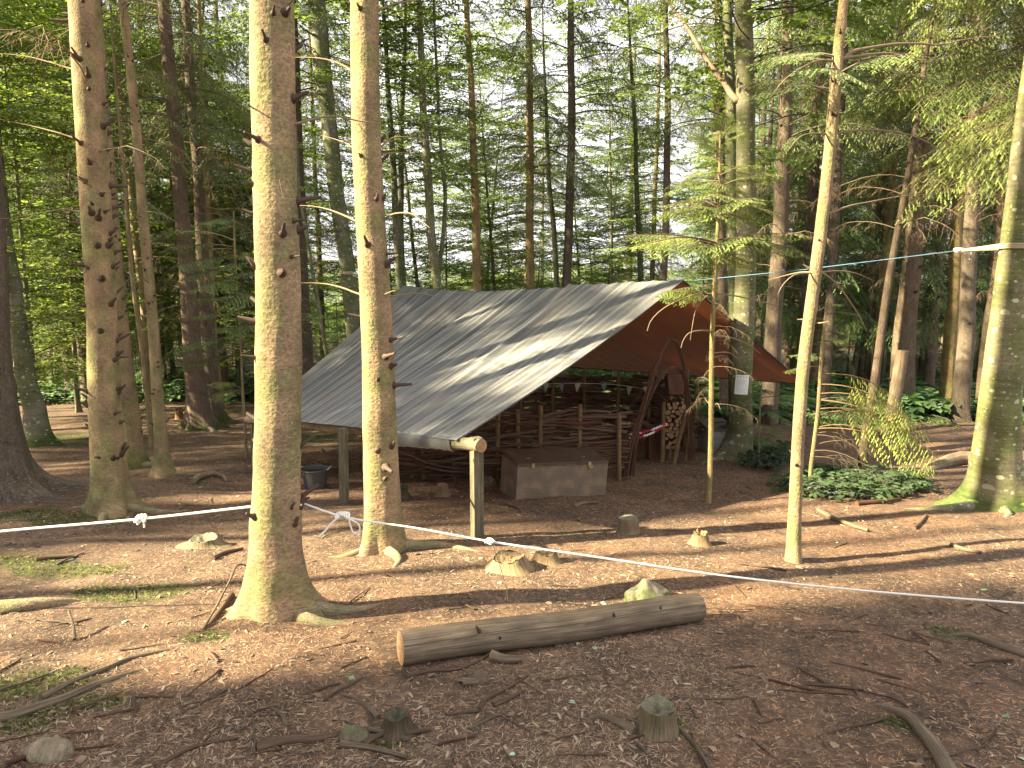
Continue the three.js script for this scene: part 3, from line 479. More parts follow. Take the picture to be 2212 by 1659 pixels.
tree({ bark: 'old', label: 'grey spruce behind the right end of the ridge, fourth of four', depth: 15.5, pts: [[1434, 600, 16], [1440, 400, 15], [1441, 200, 13], [1440, 100, 12]], tint: [0.9, 0.95, 0.95], stubs: 12, crown: [{ kind: 'spruce', from: 6, to: 16, n: 44, size: [0.6, 1.1] }] });
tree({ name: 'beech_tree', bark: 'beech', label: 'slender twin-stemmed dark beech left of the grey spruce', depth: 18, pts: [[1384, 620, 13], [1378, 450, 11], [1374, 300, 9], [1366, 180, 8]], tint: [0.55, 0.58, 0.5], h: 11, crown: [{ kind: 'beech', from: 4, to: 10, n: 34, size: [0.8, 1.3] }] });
tree({ bark: 'old', label: 'brown spruce trunk behind the big branching beech', depth: 15, pts: [[1560, 600, 20], [1558, 400, 20], [1554, 200, 18], [1550, 40, 16]], tint: [0.85, 0.85, 0.82], crown: [{ kind: 'spruce', from: 6, to: 16, n: 50, size: [0.7, 1.2] }] });
const tNotice = tree({ name: 'beech_tree', bark: 'beech', label: 'big green-grey beech with the paper notice and ivy at its foot', pos: [3.38, 10.5], pts: [[1601, 930, 46], [1606, 700, 44], [1611, 450, 41], [1609, 200, 39], [1608, 30, 36]], flare: 0.7, lobes: 4, phase: 0.4, seg: 32, tint: [0.86, 0.86, 0.76], stubs: 4, roots: [[-0.7, 0.7, 0.05], [3.4, 0.5, 0.05]], crown: [{ kind: 'beech', from: 5.5, to: 13, n: 60, size: [1, 1.7] }],
  dead: [[7, 1.2, [1590, 215], [1565, 180], [1530, 135], [1500, 85], [1475, 45], [1445, 8], [1425, -20]]] });
tree({ name: 'beech_tree', bark: 'beech', label: 'second beech stem growing close left of the notice beech', pos: [3.32, 11.0], pts: [[1590, 900, 26], [1584, 600, 25], [1580, 300, 23], [1574, 30, 20]], tint: [0.85, 0.92, 0.78], h: 13, crown: [{ kind: 'beech', from: 4.5, to: 12, n: 40, size: [0.9, 1.5] }] });
tree({ bark: 'old', label: 'grey-brown spruce trunk right of the orange tarp corner', depth: 14.5, pts: [[1670, 750, 34], [1681, 560, 33], [1690, 380, 31], [1699, 130, 28]], tint: [0.9, 0.9, 0.9], stubs: 14, crown: [{ kind: 'spruce', from: 5.5, to: 16, n: 60, size: [0.8, 1.3] }, { kind: 'dead', from: 2.5, to: 6, n: 20, size: [0.6, 1.1] }] });
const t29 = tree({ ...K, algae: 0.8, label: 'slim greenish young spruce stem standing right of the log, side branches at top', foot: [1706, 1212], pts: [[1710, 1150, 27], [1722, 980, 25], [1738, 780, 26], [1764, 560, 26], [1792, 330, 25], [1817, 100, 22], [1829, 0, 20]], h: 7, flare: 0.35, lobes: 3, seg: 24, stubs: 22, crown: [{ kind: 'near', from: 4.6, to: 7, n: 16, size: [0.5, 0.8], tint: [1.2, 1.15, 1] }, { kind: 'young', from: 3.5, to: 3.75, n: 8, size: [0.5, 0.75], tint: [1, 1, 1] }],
  dead: [[4, 0.5, [1822, 127], [1839, 112], [1884, 102], [1934, 95], [1984, 94], [2034, 97], [2084, 85], [2159, 77]], [3.5, 0.9, [1822, 125], [1884, 117], [1929, 116], [1984, 130], [2034, 128]], [3, 0.5, [1804, 122], [1769, 115], [1734, 120], [1692, 130], [1659, 155]], [2.8, -0.4, [1804, 132], [1772, 130], [1734, 145], [1692, 175], [1664, 212]], [2.2, -0.3, [1790, 290], [1759, 288], [1729, 295], [1702, 325]], [3, 0.3, [1800, 288], [1871, 280], [1934, 285], [1984, 298], [2034, 325]], [2.2, 0.4, [1798, 312], [1834, 298], [1871, 305]], [2.6, 0.6, [1791, 460], [1834, 445], [1884, 435], [1959, 422], [2034, 420]], [2.2, 0.3, [1755, 588], [1729, 588], [1697, 595], [1659, 605]], [2, -0.4, [1755, 590], [1714, 595], [1684, 627], [1680, 660]], [2.4, 0.4, [1772, 588], [1809, 585], [1847, 590], [1884, 605]], [2.2, 0.5, [1775, 590], [1809, 615], [1834, 648], [1854, 678], [1872, 715]], [2.4, -0.1, [1762, 698], [1778, 697], [1790, 694]], [2.2, 0.1, [1748, 694], [1735, 690], [1722, 690]]] });
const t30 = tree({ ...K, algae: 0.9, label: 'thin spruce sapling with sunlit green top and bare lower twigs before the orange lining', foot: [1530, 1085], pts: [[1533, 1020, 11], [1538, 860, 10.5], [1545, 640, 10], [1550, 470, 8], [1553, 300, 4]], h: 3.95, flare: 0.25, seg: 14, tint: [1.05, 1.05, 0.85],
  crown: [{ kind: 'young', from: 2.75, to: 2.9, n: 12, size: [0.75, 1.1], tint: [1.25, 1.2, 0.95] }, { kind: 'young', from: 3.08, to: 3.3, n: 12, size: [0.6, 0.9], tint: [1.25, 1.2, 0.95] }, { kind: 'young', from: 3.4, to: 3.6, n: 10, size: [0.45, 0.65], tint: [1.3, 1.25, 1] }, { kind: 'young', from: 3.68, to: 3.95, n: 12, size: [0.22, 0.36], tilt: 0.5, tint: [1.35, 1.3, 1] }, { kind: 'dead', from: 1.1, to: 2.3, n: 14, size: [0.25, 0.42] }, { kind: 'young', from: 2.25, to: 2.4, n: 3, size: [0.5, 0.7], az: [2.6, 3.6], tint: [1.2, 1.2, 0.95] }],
  dead: [[2.4, -0.3, [1541, 635], [1506, 635], [1468, 648], [1431, 668], [1406, 693], [1398, 715]], [2.2, -0.3, [1541, 715], [1511, 714], [1488, 720], [1476, 735], [1471, 752]], [2.4, 0.5, [1549, 635], [1593, 640], [1643, 652], [1680, 660]], [2.2, 0.3, [1549, 725], [1581, 730], [1618, 745], [1643, 765]], [2, 0.3, [1546, 762], [1576, 762], [1593, 775]], [1.6, -0.2, [1530, 638], [1505, 665], [1496, 702], [1491, 735]], [2, 0.1, [1538, 876], [1528, 868], [1522, 858]], [2, -0.1, [1541, 878], [1550, 872], [1556, 884]]] });
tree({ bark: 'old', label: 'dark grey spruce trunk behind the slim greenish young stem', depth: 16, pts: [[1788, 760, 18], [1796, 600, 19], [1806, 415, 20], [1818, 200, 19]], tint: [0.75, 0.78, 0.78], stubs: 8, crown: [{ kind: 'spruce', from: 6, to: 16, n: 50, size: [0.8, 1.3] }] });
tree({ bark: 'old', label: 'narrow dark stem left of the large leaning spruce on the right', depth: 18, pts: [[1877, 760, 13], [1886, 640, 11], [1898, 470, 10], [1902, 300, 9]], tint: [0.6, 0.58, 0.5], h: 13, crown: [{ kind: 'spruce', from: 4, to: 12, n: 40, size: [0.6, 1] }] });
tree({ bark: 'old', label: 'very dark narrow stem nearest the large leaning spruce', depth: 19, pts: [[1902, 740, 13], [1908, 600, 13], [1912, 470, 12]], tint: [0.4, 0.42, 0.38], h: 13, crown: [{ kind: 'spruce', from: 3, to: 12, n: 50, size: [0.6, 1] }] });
tree({ bark: 'old', label: 'large grey-brown leaning spruce with root flare behind the cut post', foot: [1948, 898], pts: [[1949, 830, 48], [1956, 700, 42], [1977, 480, 34], [1999, 250, 26], [2022, 60, 22]], flare: 0.7, lobes: 5, seg: 30, stubs: 22, tint: [1.0, 0.98, 0.9], crown: [{ kind: 'spruce', from: 6.5, to: 16, n: 60, size: [0.8, 1.3] }, { kind: 'dead', from: 3, to: 7, n: 14, size: [0.5, 1] }], roots: [[3.3, 0.7, 0.06], [-0.4, 0.6, 0.06]] });
tree({ ...K, label: 'spruce trunk with sunlit left side, left of the right-hand pair', depth: 15.5, pts: [[2048, 800, 27], [2060, 640, 24], [2072, 415, 22], [2088, 200, 19]], tint: [0.95, 0.9, 0.72], stubs: 6, crown: [{ kind: 'spruce', from: 6, to: 16, n: 60, size: [0.8, 1.3] }] });
tree({ bark: 'old', label: 'knotty grey spruce trunk, right of the right-hand pair', depth: 14.5, pts: [[2078, 850, 34], [2090, 640, 30], [2101, 415, 28], [2118, 100, 25]], tint: [0.92, 0.95, 0.95], stubs: 14, crown: [{ kind: 'spruce', from: 6, to: 16, n: 60, size: [0.8, 1.3] }, { kind: 'dead', from: 4, to: 7, n: 16, size: [0.6, 1] }] });
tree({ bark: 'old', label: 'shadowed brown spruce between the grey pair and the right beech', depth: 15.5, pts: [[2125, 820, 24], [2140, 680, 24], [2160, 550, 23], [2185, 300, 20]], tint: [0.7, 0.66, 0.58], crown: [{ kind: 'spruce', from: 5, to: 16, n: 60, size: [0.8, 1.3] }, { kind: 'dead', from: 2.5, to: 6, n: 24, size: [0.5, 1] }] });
const tRight = tree({ name: 'beech_tree', bark: 'beech', label: 'stout mossy-footed beech at the right picture edge holding the sling', foot: [2148, 1098], pts: [[2150, 1000, 84], [2166, 830, 76], [2190, 600, 70], [2216, 400, 64], [2250, 100, 54]], flare: 0.85, lobes: 4, phase: 3.4, seg: 36, moss: 0.34, tint: [1.0, 1.0, 0.78], crown: [{ kind: 'beech', from: 6, to: 13, n: 50, size: [1, 1.7] }], roots: [[3.3, 0.9, 0.06], [-1.9, 0.3, 0.05]] });
// a spruce just outside the right edge whose hanging sprays reach into the picture
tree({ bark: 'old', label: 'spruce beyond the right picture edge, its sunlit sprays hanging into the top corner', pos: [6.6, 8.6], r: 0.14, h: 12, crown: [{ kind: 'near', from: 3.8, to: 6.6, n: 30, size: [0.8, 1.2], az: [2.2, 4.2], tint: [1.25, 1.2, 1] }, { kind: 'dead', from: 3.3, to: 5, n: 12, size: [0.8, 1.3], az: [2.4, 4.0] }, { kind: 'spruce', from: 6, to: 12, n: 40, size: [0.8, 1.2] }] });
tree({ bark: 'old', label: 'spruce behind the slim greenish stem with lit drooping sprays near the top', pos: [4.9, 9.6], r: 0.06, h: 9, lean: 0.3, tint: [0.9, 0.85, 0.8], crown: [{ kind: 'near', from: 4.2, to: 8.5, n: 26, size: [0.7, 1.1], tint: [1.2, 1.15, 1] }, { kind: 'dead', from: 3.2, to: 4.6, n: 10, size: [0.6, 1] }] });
// young trees
const young = (label, foot, pts, h, cr, extra) => tree({ ...K, name: 'young_spruce', label, category: 'young tree', foot, pts, h, flare: 0.2, seg: 12, crown: cr, ...extra });
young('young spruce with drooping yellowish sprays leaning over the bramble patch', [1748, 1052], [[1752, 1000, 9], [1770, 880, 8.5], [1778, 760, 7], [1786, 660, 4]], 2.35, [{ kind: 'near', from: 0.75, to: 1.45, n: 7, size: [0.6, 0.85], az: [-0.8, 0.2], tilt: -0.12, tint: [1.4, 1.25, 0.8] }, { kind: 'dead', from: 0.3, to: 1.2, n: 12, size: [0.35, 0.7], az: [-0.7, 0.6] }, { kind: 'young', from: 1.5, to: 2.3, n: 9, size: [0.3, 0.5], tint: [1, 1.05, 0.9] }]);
young('small spruce with thin bare stem and green top left of the tarp', [530, 988], [[529, 940, 6], [524, 860, 6], [519, 740, 5]], 3.6, [{ kind: 'young', from: 1.4, to: 3.5, n: 30, size: [0.45, 0.9], tint: [0.95, 1.05, 0.9] }, { kind: 'young', from: 0.95, to: 1.05, n: 4, size: [0.35, 0.5], az: [2.6, 3.8], tint: [1.3, 1.3, 0.9] }]);
young('low dark spruce seedling right of the notice beech', [1640, 1000], [[1641, 960, 5], [1644, 880, 4]], 1.15, [{ kind: 'young', from: 0.3, to: 1.1, n: 16, size: [0.3, 0.55], tint: [0.7, 0.85, 0.8] }]);
young('low spruce seedling between the notice beech and the slim stem', [1672, 905], [[1673, 880, 5], [1675, 840, 4]], 1.2, [{ kind: 'young', from: 0.2, to: 1.1, n: 18, size: [0.35, 0.7], tint: [0.65, 0.85, 0.8] }]);

// ---------------------------------------------------------------- trees outside the picture on the sun's side: their trunks and crowns cast the bands of shade
function shadePatch(p) {
  const u = lightU(p), v = lightV(p), n = fbm(u * 1.1 + 40, v * 1.3, 2, 2);
  if (u < 3.75) return n < 0.74;
  if (u > 5.0 && u < 5.95 && v < -0.95) return n < 0.68;
  if (u < 5.95) return v > 5.5 ? n < 0.4 : false;
  if (u < 8.3) return v < 1.5 ? n < 0.66 : n < 0.36;
  if (u > 13.2) return v > 1.5 ? n < 0.3 : n < 0.55;
  return v > 3.6 ? n < 0.42 : n < 0.66;
}
const posOf = (u, hh) => { const x = Math.cos(SUN_AZ) * hh - Math.sin(SUN_AZ) * u, d = Math.cos(SUN_AZ) * u + Math.sin(SUN_AZ) * hh; return [x, d]; };
const SHADE = [[3.2, -9], [2.0, -11], [1.0, -8.5], [0.2, -13], [-1.4, -10], [2.7, -14], [4.1, -16], [5.02, -9.5], [6.5, -12], [7.3, -15], [8.6, -13.5], [10, -16], [9.3, -21], [11.4, -19], [12.6, -17.5], [13.8, -22], [6.9, -20], [15.2, -21], [16.8, -24], [18.5, -25], [8, -17], [8.9, -18.5], [9.7, -13], [10.6, -14.5], [11, -17], [12, -15], [13, -18.5], [7.6, -11.5], [3.3, -12], [2.4, -9.5], [1.5, -12.5], [3.0, -16], [0.5, -10.5], [2.2, -17]];
SHADE.forEach(([u, hh], k) => { const [x, d] = posOf(u, hh), y0 = Math.tan(SUN_EL) * -hh; tree({ bark: k % 2 ? 'old' : 'pale', label: 'tall spruce beyond the left picture edge shading the clearing', group: 'spruces outside the left edge', pos: [x, d], r: 0.09 + 0.03 * (k % 3), h: Math.max(11, y0 + 8), seg: 14, crown: [{ kind: 'spruce', from: Math.max(2.2, y0 - 3.5), to: y0 + 7.5, n: u < 3.7 ? 200 : 120, size: [0.6, 1.1], keep: shadePatch }] }); });

// ---------------------------------------------------------------- the wood behind
{
  const r = rngOf(77), spots = [], taken = (x, d, m) => spots.some(([a, b]) => Math.hypot(a - x, b - d) < m);
  // prototypes, then clones with their own turn and size
  const mk = (fn) => fn;
  const protos = {};
  const kinds = {
    bushy: { bark: 'old', h: 15, r: 0.15, crown: [{ kind: 'spruce', from: 2.2, to: 15, n: 150, size: [0.9, 1.5], cone: true, tint: [0.85, 1, 1] }, { kind: 'dead', from: 1, to: 4, n: 20, size: [0.6, 1.1] }] },
    tall: { bark: 'old', h: 19, r: 0.18, crown: [{ kind: 'spruce', from: 5, to: 19, n: 130, size: [0.9, 1.5], cone: true, tint: [0.9, 1, 0.95] }, { kind: 'dead', from: 1.6, to: 6, n: 34, size: [0.7, 1.2] }] },
    pole: { bark: 'pale', h: 17, r: 0.11, tint: [0.85, 0.78, 0.65], crown: [{ kind: 'spruce', from: 4, to: 17, n: 100, size: [0.7, 1.2], cone: true }, { kind: 'dead', from: 1.4, to: 5, n: 28, size: [0.5, 1] }] },
    leafy: { name: 'beech_tree', bark: 'beech', h: 12, r: 0.08, lean: 0.5, tint: [0.8, 0.85, 0.75], crown: [{ kind: 'beech', from: 2.0, to: 12, n: 120, size: [0.9, 1.7] }] },
    light: { name: 'beech_tree', bark: 'beech', h: 9, r: 0.05, lean: -0.4, crown: [{ kind: 'beech', from: 1.0, to: 9, n: 100, size: [0.8, 1.4], tint: [1.15, 1.1, 0.8] }] },
    small: { name: 'young_spruce', bark: 'old', h: 4.5, r: 0.04, crown: [{ kind: 'spruce', from: 0.25, to: 4.4, n: 80, size: [0.45, 0.8], cone: true, tint: [0.8, 1, 1] }] },
    seedling: { name: 'young_spruce', bark: 'old', h: 2.4, r: 0.025, crown: [{ kind: 'spruce', from: 0.1, to: 2.3, n: 50, size: [0.35, 0.6], cone: true, tint: [0.8, 1.05, 0.95] }] },
  };
  const LAB = {
    bushy: ['dense dark spruce with low hanging branches in the background wood', 'dense background spruces'], tall: ['tall background spruce with bare dead twigs under a high crown', 'tall background spruces'], pole: ['slim background spruce pole with short crown', 'slim background spruces'],
    leafy: ['slender leafy beech growing among the background spruces', 'background beeches'], light: ['light green bushy young beech in the background', 'background young beeches'], small: ['bushy young spruce under the background trees', 'background young spruces'], seedling: ['knee to head high spruce seedling in the background undergrowth', 'background seedlings'],
  };
  function put(kind, x, d, s) {
    const v = Math.floor(r() * 2), key = kind + v, o = kinds[kind]; let g;
    if (!protos[key]) { g = tree({ ...o, category: 'tree', pos: [x, d], seg: 10 }).t; protos[key] = g; }
    else { g = protos[key].clone(); g.name = numbered(o.name || 'spruce_tree'); g.position.set(x, G(x, -d), -d); g.rotation.y = r() * 6.28; scene.add(g); }
    g.scale.setScalar(s); tag(g, LAB[kind][0], 'tree', LAB[kind][1]); spots.push([x, d]);
  }
  const fill = (n, d0, d1, w, pick, m) => { let k = 0, tries = 0; while (k < n && tries++ < n * 30) { const d = lerp(d0, d1, Math.sqrt(r())), x = (r() * 2 - 1) * w * d, px = 1106 + FPX * x / d; if (taken(x, d, m)) continue; const kind = pick(px, d); if (!kind) continue; put(kind, x, d, 0.8 + 0.45 * r()); k++; } };
  const open = (px) => px > 930 && px < 1500;                           // thinner above the ridge, where the sky shows
  fill(8, 17.5, 21, 0.82, (px) => (px > 560 && px < 1560) ? null : r() < 0.35 ? 'bushy' : 'pole', 1.6);
  fill(30, 20, 31, 0.85, (px) => open(px) ? (r() < 0.12 ? 'leafy' : r() < 0.12 ? 'pole' : null) : r() < (px < 900 ? 0.15 : 0.35) ? 'bushy' : r() < 0.35 ? 'tall' : r() < 0.5 ? 'pole' : 'leafy', 1.7);
  fill(34, 31, 48, 0.85, (px) => open(px) ? (r() < 0.15 ? 'leafy' : r() < 0.15 ? 'tall' : r() < 0.2 ? 'pole' : null) : r() < 0.5 ? 'bushy' : r() < 0.6 ? 'tall' : 'leafy', 2.0);
  fill(26, 18, 34, 0.85, (px) => r() < 0.75 ? 'light' : 'leafy', 1.3);
  fill(9, 17, 24, 0.85, (px) => px > 1640 ? 'bushy' : null, 1.4);
  fill(34, 17.5, 30, 0.85, () => 'small', 1.0);
  fill(46, 17, 27, 0.85, () => 'seedling', 0.6);
  for (const [px, d, s] of [[60, 13.5, 1], [-40, 12, 0.9], [150, 16, 1.05], [300, 19, 1], [20, 18, 1.1], [510, 20, 1], [110, 21, 1.2], [580, 18.5, 0.9]]) put('light', (px - 1106) / FPX * d, d, s);
  for (const [px, d, s] of [[-20, 15, 1], [230, 20, 1.05], [400, 21.5, 1.1], [1850, 21, 1], [1330, 21, 0.9], [1080, 23, 0.9]]) put('leafy', (px - 1106) / FPX * d, d, s);
  // the far side of the valley: one mass of trees
  const far = new THREE.Group(); far.name = 'far_woodland'; tag(far, 'distant mass of green woodland below the skyline', 'woodland', null, 'stuff'); scene.add(far);
  const L = []; for (let k = 0; k < 5200; k++) { const d = rr(52, 95, r), x = (r() * 2 - 1) * 0.95 * d, y = G(x, -d) + Math.pow(r(), 1.3) * (3 + 6 * fbm(x * 0.06 + 3, d * 0.05, 1)); L.push([orient(V(x, y, -d), r() * 6.28, (r() - 0.5) * 0.8, (r() - 0.5), rr(1.4, 2.6, r)), [0.8 + 0.4 * r(), 0.95 + 0.2 * r(), 0.8]]); }
  crownPart('foliage', [...PROTO.spruce.slice(0, 2), ...PROTO.beech.slice(0, 2)], M.leaf, L, far);
}

// ---------------------------------------------------------------- the tarp shelter
const box = (w, h, d, r = 0.006) => { const s = new THREE.Shape(), a = w / 2 - r, b = h / 2 - r; s.moveTo(-a, -b - r); s.lineTo(a, -b - r); s.lineTo(a + r, -b); s.lineTo(a + r, b); s.lineTo(a, b + r); s.lineTo(-a, b + r); s.lineTo(-a - r, b); s.lineTo(-a - r, -b); s.closePath(); const g = new THREE.ExtrudeGeometry(s, { depth: d - 2 * r, bevelEnabled: true, bevelThickness: r, bevelSize: 0, bevelSegments: 1, steps: 1 }); g.translate(0, 0, -d / 2 + r); const n = g.attributes.position.count; g.setAttribute('color', new THREE.Float32BufferAttribute(new Float32Array(n * 3).fill(1), 3)); return g; };
const P1 = gp(1031, 1160), P2 = gp(742, 1086), P3 = gp(551, 1006), d1 = -P1.z, d2 = -P2.z, d3 = -P3.z;
function post(label, foot, topPx, w, turn) {
  const top = at(topPx[0], topPx[1], -foot.z), h = top.y - foot.y + 0.25, m = mesh('support_post', box(w, h, w * 0.95, 0.005), M.post);
  const g = m.geometry, p = g.attributes.position, uv = g.attributes.uv; for (let i = 0; i < p.count; i++) uv.setXY(i, (p.getX(i) + p.getZ(i)) / 0.25, p.getY(i) / 0.6);
  m.position.set((foot.x + top.x) / 2, foot.y - 0.25 + h / 2, foot.z); m.rotation.set(0, turn, (foot.x - top.x) / h * 1, 'YXZ'); tag(m, label, 'post', 'square posts along the tarp edge');
}
post('square wooden post at the front corner of the tarp carrying the log rail', P1, [1029, 945], 0.092, 0.5);
post('square grey wooden post between the two pale trunks under the tarp edge', P2, [741, 925], 0.085, 0.55);
post('square wooden post at the far left tarp corner, half behind the nearest trunk', P3, [549, 906], 0.09, 0.6);
const pole = (label, a, b, r0, r1, mat) => { const t = thing('log_rail', label, 'log', 'log rails along the tarp edge', a); const e = b.clone().sub(a), pts = []; for (let k = 0; k <= 14; k++) pts.push(e.clone().multiplyScalar(k / 14).add(V(0, 0.008 * Math.sin(k * 0.9), 0))); mesh('bark', tubeGeo(pts, (s) => lerp(r0, r1, s), 14, { cap: false, ureps: 1, vscale: 1.6, wob: 0.05 }), mat, t);
  for (const [c, d, r] of [[pts[0], e.clone().negate(), r0], [pts[14], e, r1]]) { const f = mesh('cut_face', discGeo, M.cut, t); f.position.copy(c).addScaledVector(d.normalize(), 0.002); f.quaternion.setFromUnitVectors(V(0, 0, 1), d); f.scale.setScalar(r * 1.03); } return t; };
const discGeo = (() => { const g = new THREE.CircleGeometry(1, 18); g.setAttribute('color', new THREE.Float32BufferAttribute(new Float32Array(g.attributes.position.count * 3).fill(1), 3)); return g; })();
const A0 = at(1040, 963, d1 - 0.07), A1 = at(800, 944, d2 - 0.35), B0 = at(847, 936, d2 + 0.02), B1 = at(533, 906, d3 - 0.09);
pole('round log rail at the front tarp edge with bare cut end', A0, A1, 0.058, 0.055, M.post);
pole('barky log rail left of the middle post under the tarp edge', B0, B1, 0.062, 0.05, M.pale);

const ridgeZ = (px) => 1 / lerp(1 / 13.3, 1 / 9.75, (px - 872) / (1475 - 872));
const ridgeC = new THREE.CatmullRomCurve3([[1475, 606], [1380, 610], [1300, 615], [1262, 615], [1225, 621], [1150, 626], [1030, 630], [940, 626], [872, 617]].map(([x, y]) => at(x, y, ridgeZ(x))));
const frontC = new THREE.CatmullRomCurve3([[985, 953, d1 + 0.06], [900, 941, lerp(d1, d2, 0.36)], [850, 933, lerp(d1, d2, 0.62)], [742, 921, d2 + 0.12], [640, 911, lerp(d2, d3, 0.5)], [540, 901, d3 + 0.02]].map(([x, y, d]) => at(x, y, d)));
const backR = at(1736, 829, 13.3), backL = V(0.75, G(0.75, -16.4) + 1.12, -16.4);
const ridged = (x) => 1 - Math.abs(2 * (x - Math.floor(x)) - 1);
function frontS(s, t) {
  const a = ridgeC.getPointAt(s), b = frontC.getPointAt(s), p = a.lerp(b, t); p.y -= 0.07 * Math.sin(Math.PI * t);
  const n1 = fbm(s * 7, t * 1.3, 1, 3), q = s + 0.02 * (n1 - 0.5), fan = 1 - 0.55 * t;
  let f = 0.02 * fan * (ridged(q * 19 + 0.4 * n1) ** 2 - 0.3) + 0.011 * fan * ridged(q * 43 + n1 * 0.8) ** 2 + 0.005 * ridged(q * 90 + n1 * 2) * fan;
  f *= 0.35 + 1.1 * fbm(s * 5 + 4, t * 2.2, 8, 2);
  for (const [s0, s1, dp, wd, t1] of [[0.33, 0.24, 0.035, 0.012, 1.1], [0.36, 0.29, -0.03, 0.01, 0.7], [0.47, 0.5, -0.03, 0.006, 0.75], [0.6, 0.66, -0.028, 0.006, 0.8], [0.66, 0.7, -0.02, 0.005, 0.6], [0.83, 0.9, -0.03, 0.006, 0.9], [0.9, 0.97, -0.026, 0.005, 0.8], [0.52, 0.55, 0.02, 0.009, 0.6], [0.16, 0.12, 0.012, 0.01, 0.9], [0.75, 0.8, 0.016, 0.008, 0.9]]) { const c = lerp(s0, s1, t) + 0.006 * Math.sin(t * 7 + s0 * 30), e = (s - c) / wd; f += dp * Math.exp(-e * e) * sm(t1, t1 * 0.4, t); }
  p.y += f * 0.9; p.z += f * 0.35; p.x -= f * 0.2; return p;
}
function backS(s, t) {
  const a = ridgeC.getPointAt(s), b = backR.clone().lerp(backL, s), p = a.lerp(b, t); p.y -= 0.10 * Math.sin(Math.PI * t) * (s < 0.04 ? 0.4 : 1) - 0.06 * Math.sin(Math.PI * t) * Math.exp(-s * 12);
  const n1 = fbm(s * 6 + 9, t * 1.5, 4, 3); let f = 0.012 * (ridged(s * 17 + 0.6 * n1) ** 2 - 0.3) + 0.006 * ridged(s * 40 + n1) ** 2; f *= 0.4 + fbm(s * 4, t * 3, 2, 2);
  p.y += f; p.z += f * 0.4; return p;
}
function sheet(S, ns, nt, off, flip) {
  const g = new Tri(), P = []; for (let j = 0; j <= nt; j++) for (let i = 0; i <= ns; i++) P.push(S(i / ns, j / nt));
  const N = P.map((_, k) => { const i = k % (ns + 1), j = Math.floor(k / (ns + 1)), a = P[j * (ns + 1) + Math.min(ns, i + 1)].clone().sub(P[j * (ns + 1) + Math.max(0, i - 1)]), b = P[Math.min(nt, j + 1) * (ns + 1) + i].clone().sub(P[Math.max(0, j - 1) * (ns + 1) + i]); const n = a.cross(b).normalize(); if (n.y < 0) n.negate(); return n; });
  P.forEach((p, k) => { const n = N[k], i = k % (ns + 1), j = Math.floor(k / (ns + 1)), sg = off < 0 ? -1 : 1; g.v(p.x + n.x * off, p.y + n.y * off, p.z + n.z * off, n.x * sg, n.y * sg, n.z * sg, i / ns * 5.6, j / nt * 4.4); });
  for (let j = 0; j < nt; j++) for (let i = 0; i < ns; i++) { const a = j * (ns + 1) + i, b = a + ns + 1, up = (off >= 0) === flip; up ? (g.t(a, b, a + 1), g.t(a + 1, b, b + 1)) : (g.t(a, a + 1, b), g.t(a + 1, b + 1, b)); }
  return g.geo();
}
const tarpTex = (bump) => { const r = rngOf(501); return canvasTex(1024, 1024, (x, W) => {
  for (let k = 0; k < 700; k++) { const px = r() * W, py = r() * W, s = 0.6 + r() * r() * 3, t = r(); if (!bump) wrapDraw(W, W, px, py, 10, (X, Y) => { x.fillStyle = t < 0.6 ? css(70, 66, 58, 0.5) : css(170, 160, 140, 0.4); x.beginPath(); x.ellipse(X, Y, s, s * 1.5, r() * 3, 0, 6.3); x.fill(); }); }
  for (let k = 0; k < 60; k++) { const px = r() * W, py = r() * W, L = 40 + r() * 200, t = r(); wrapDraw(W, W, px, py, 260, (X, Y) => { x.strokeStyle = bump ? css(150, 150, 150, 0.4) : css(150 + 30 * t, 148 + 28 * t, 140 + 26 * t, 0.25); x.lineWidth = 1 + t * 2; x.beginPath(); x.moveTo(X, Y); x.lineTo(X + (t - 0.5) * 20, Y + L); x.stroke(); }); }
}, !bump, (u, v) => { const a = pfbm(u, v, 5, 3, 511, 6), b = pfbm(u, v, 200, 200, 521, 1), c = pfbm(u, v, 24, 5, 531, 4); if (bump) { const g = 0.5 + 0.5 * (b - 0.5) + 0.3 * (c - 0.5); return [g, g, g]; } const k = 0.86 + 0.35 * (a - 0.5) + 0.1 * (b - 0.5) + 0.22 * (c - 0.5), d = sm(0.5, 0.7, a); return [lerp(0.46, 0.475, d) * k, lerp(0.475, 0.46, d) * k, lerp(0.47, 0.43, d) * k]; }); };
const tt = tarpTex(false), tb = tarpTex(true); for (const t of [tt, tb]) t.repeat.set(1 / 2.4, 1 / 2.4);
M.tarp = new THREE.MeshPhysicalMaterial({ map: tt, bumpMap: tb, bumpScale: 0.002, roughness: 0.95, transmission: 0.5, thickness: 0, side: THREE.DoubleSide, vertexColors: true });
M.lining = new THREE.MeshPhysicalMaterial({ color: new THREE.Color().setRGB(0.74, 0.2, 0.04), bumpMap: tb, bumpScale: 0.002, roughness: 0.95, transmission: 0.7, thickness: 0, side: THREE.DoubleSide, vertexColors: true });
M.hem = std({ color: new THREE.Color().setRGB(0.03, 0.032, 0.035) });
M.blue = std({ color: new THREE.Color().setRGB(0.10, 0.19, 0.27) }); M.rope = std({ color: new THREE.Color().setRGB(0.78, 0.75, 0.68) }); M.cream = std({ color: new THREE.Color().setRGB(0.36, 0.30, 0.18) });
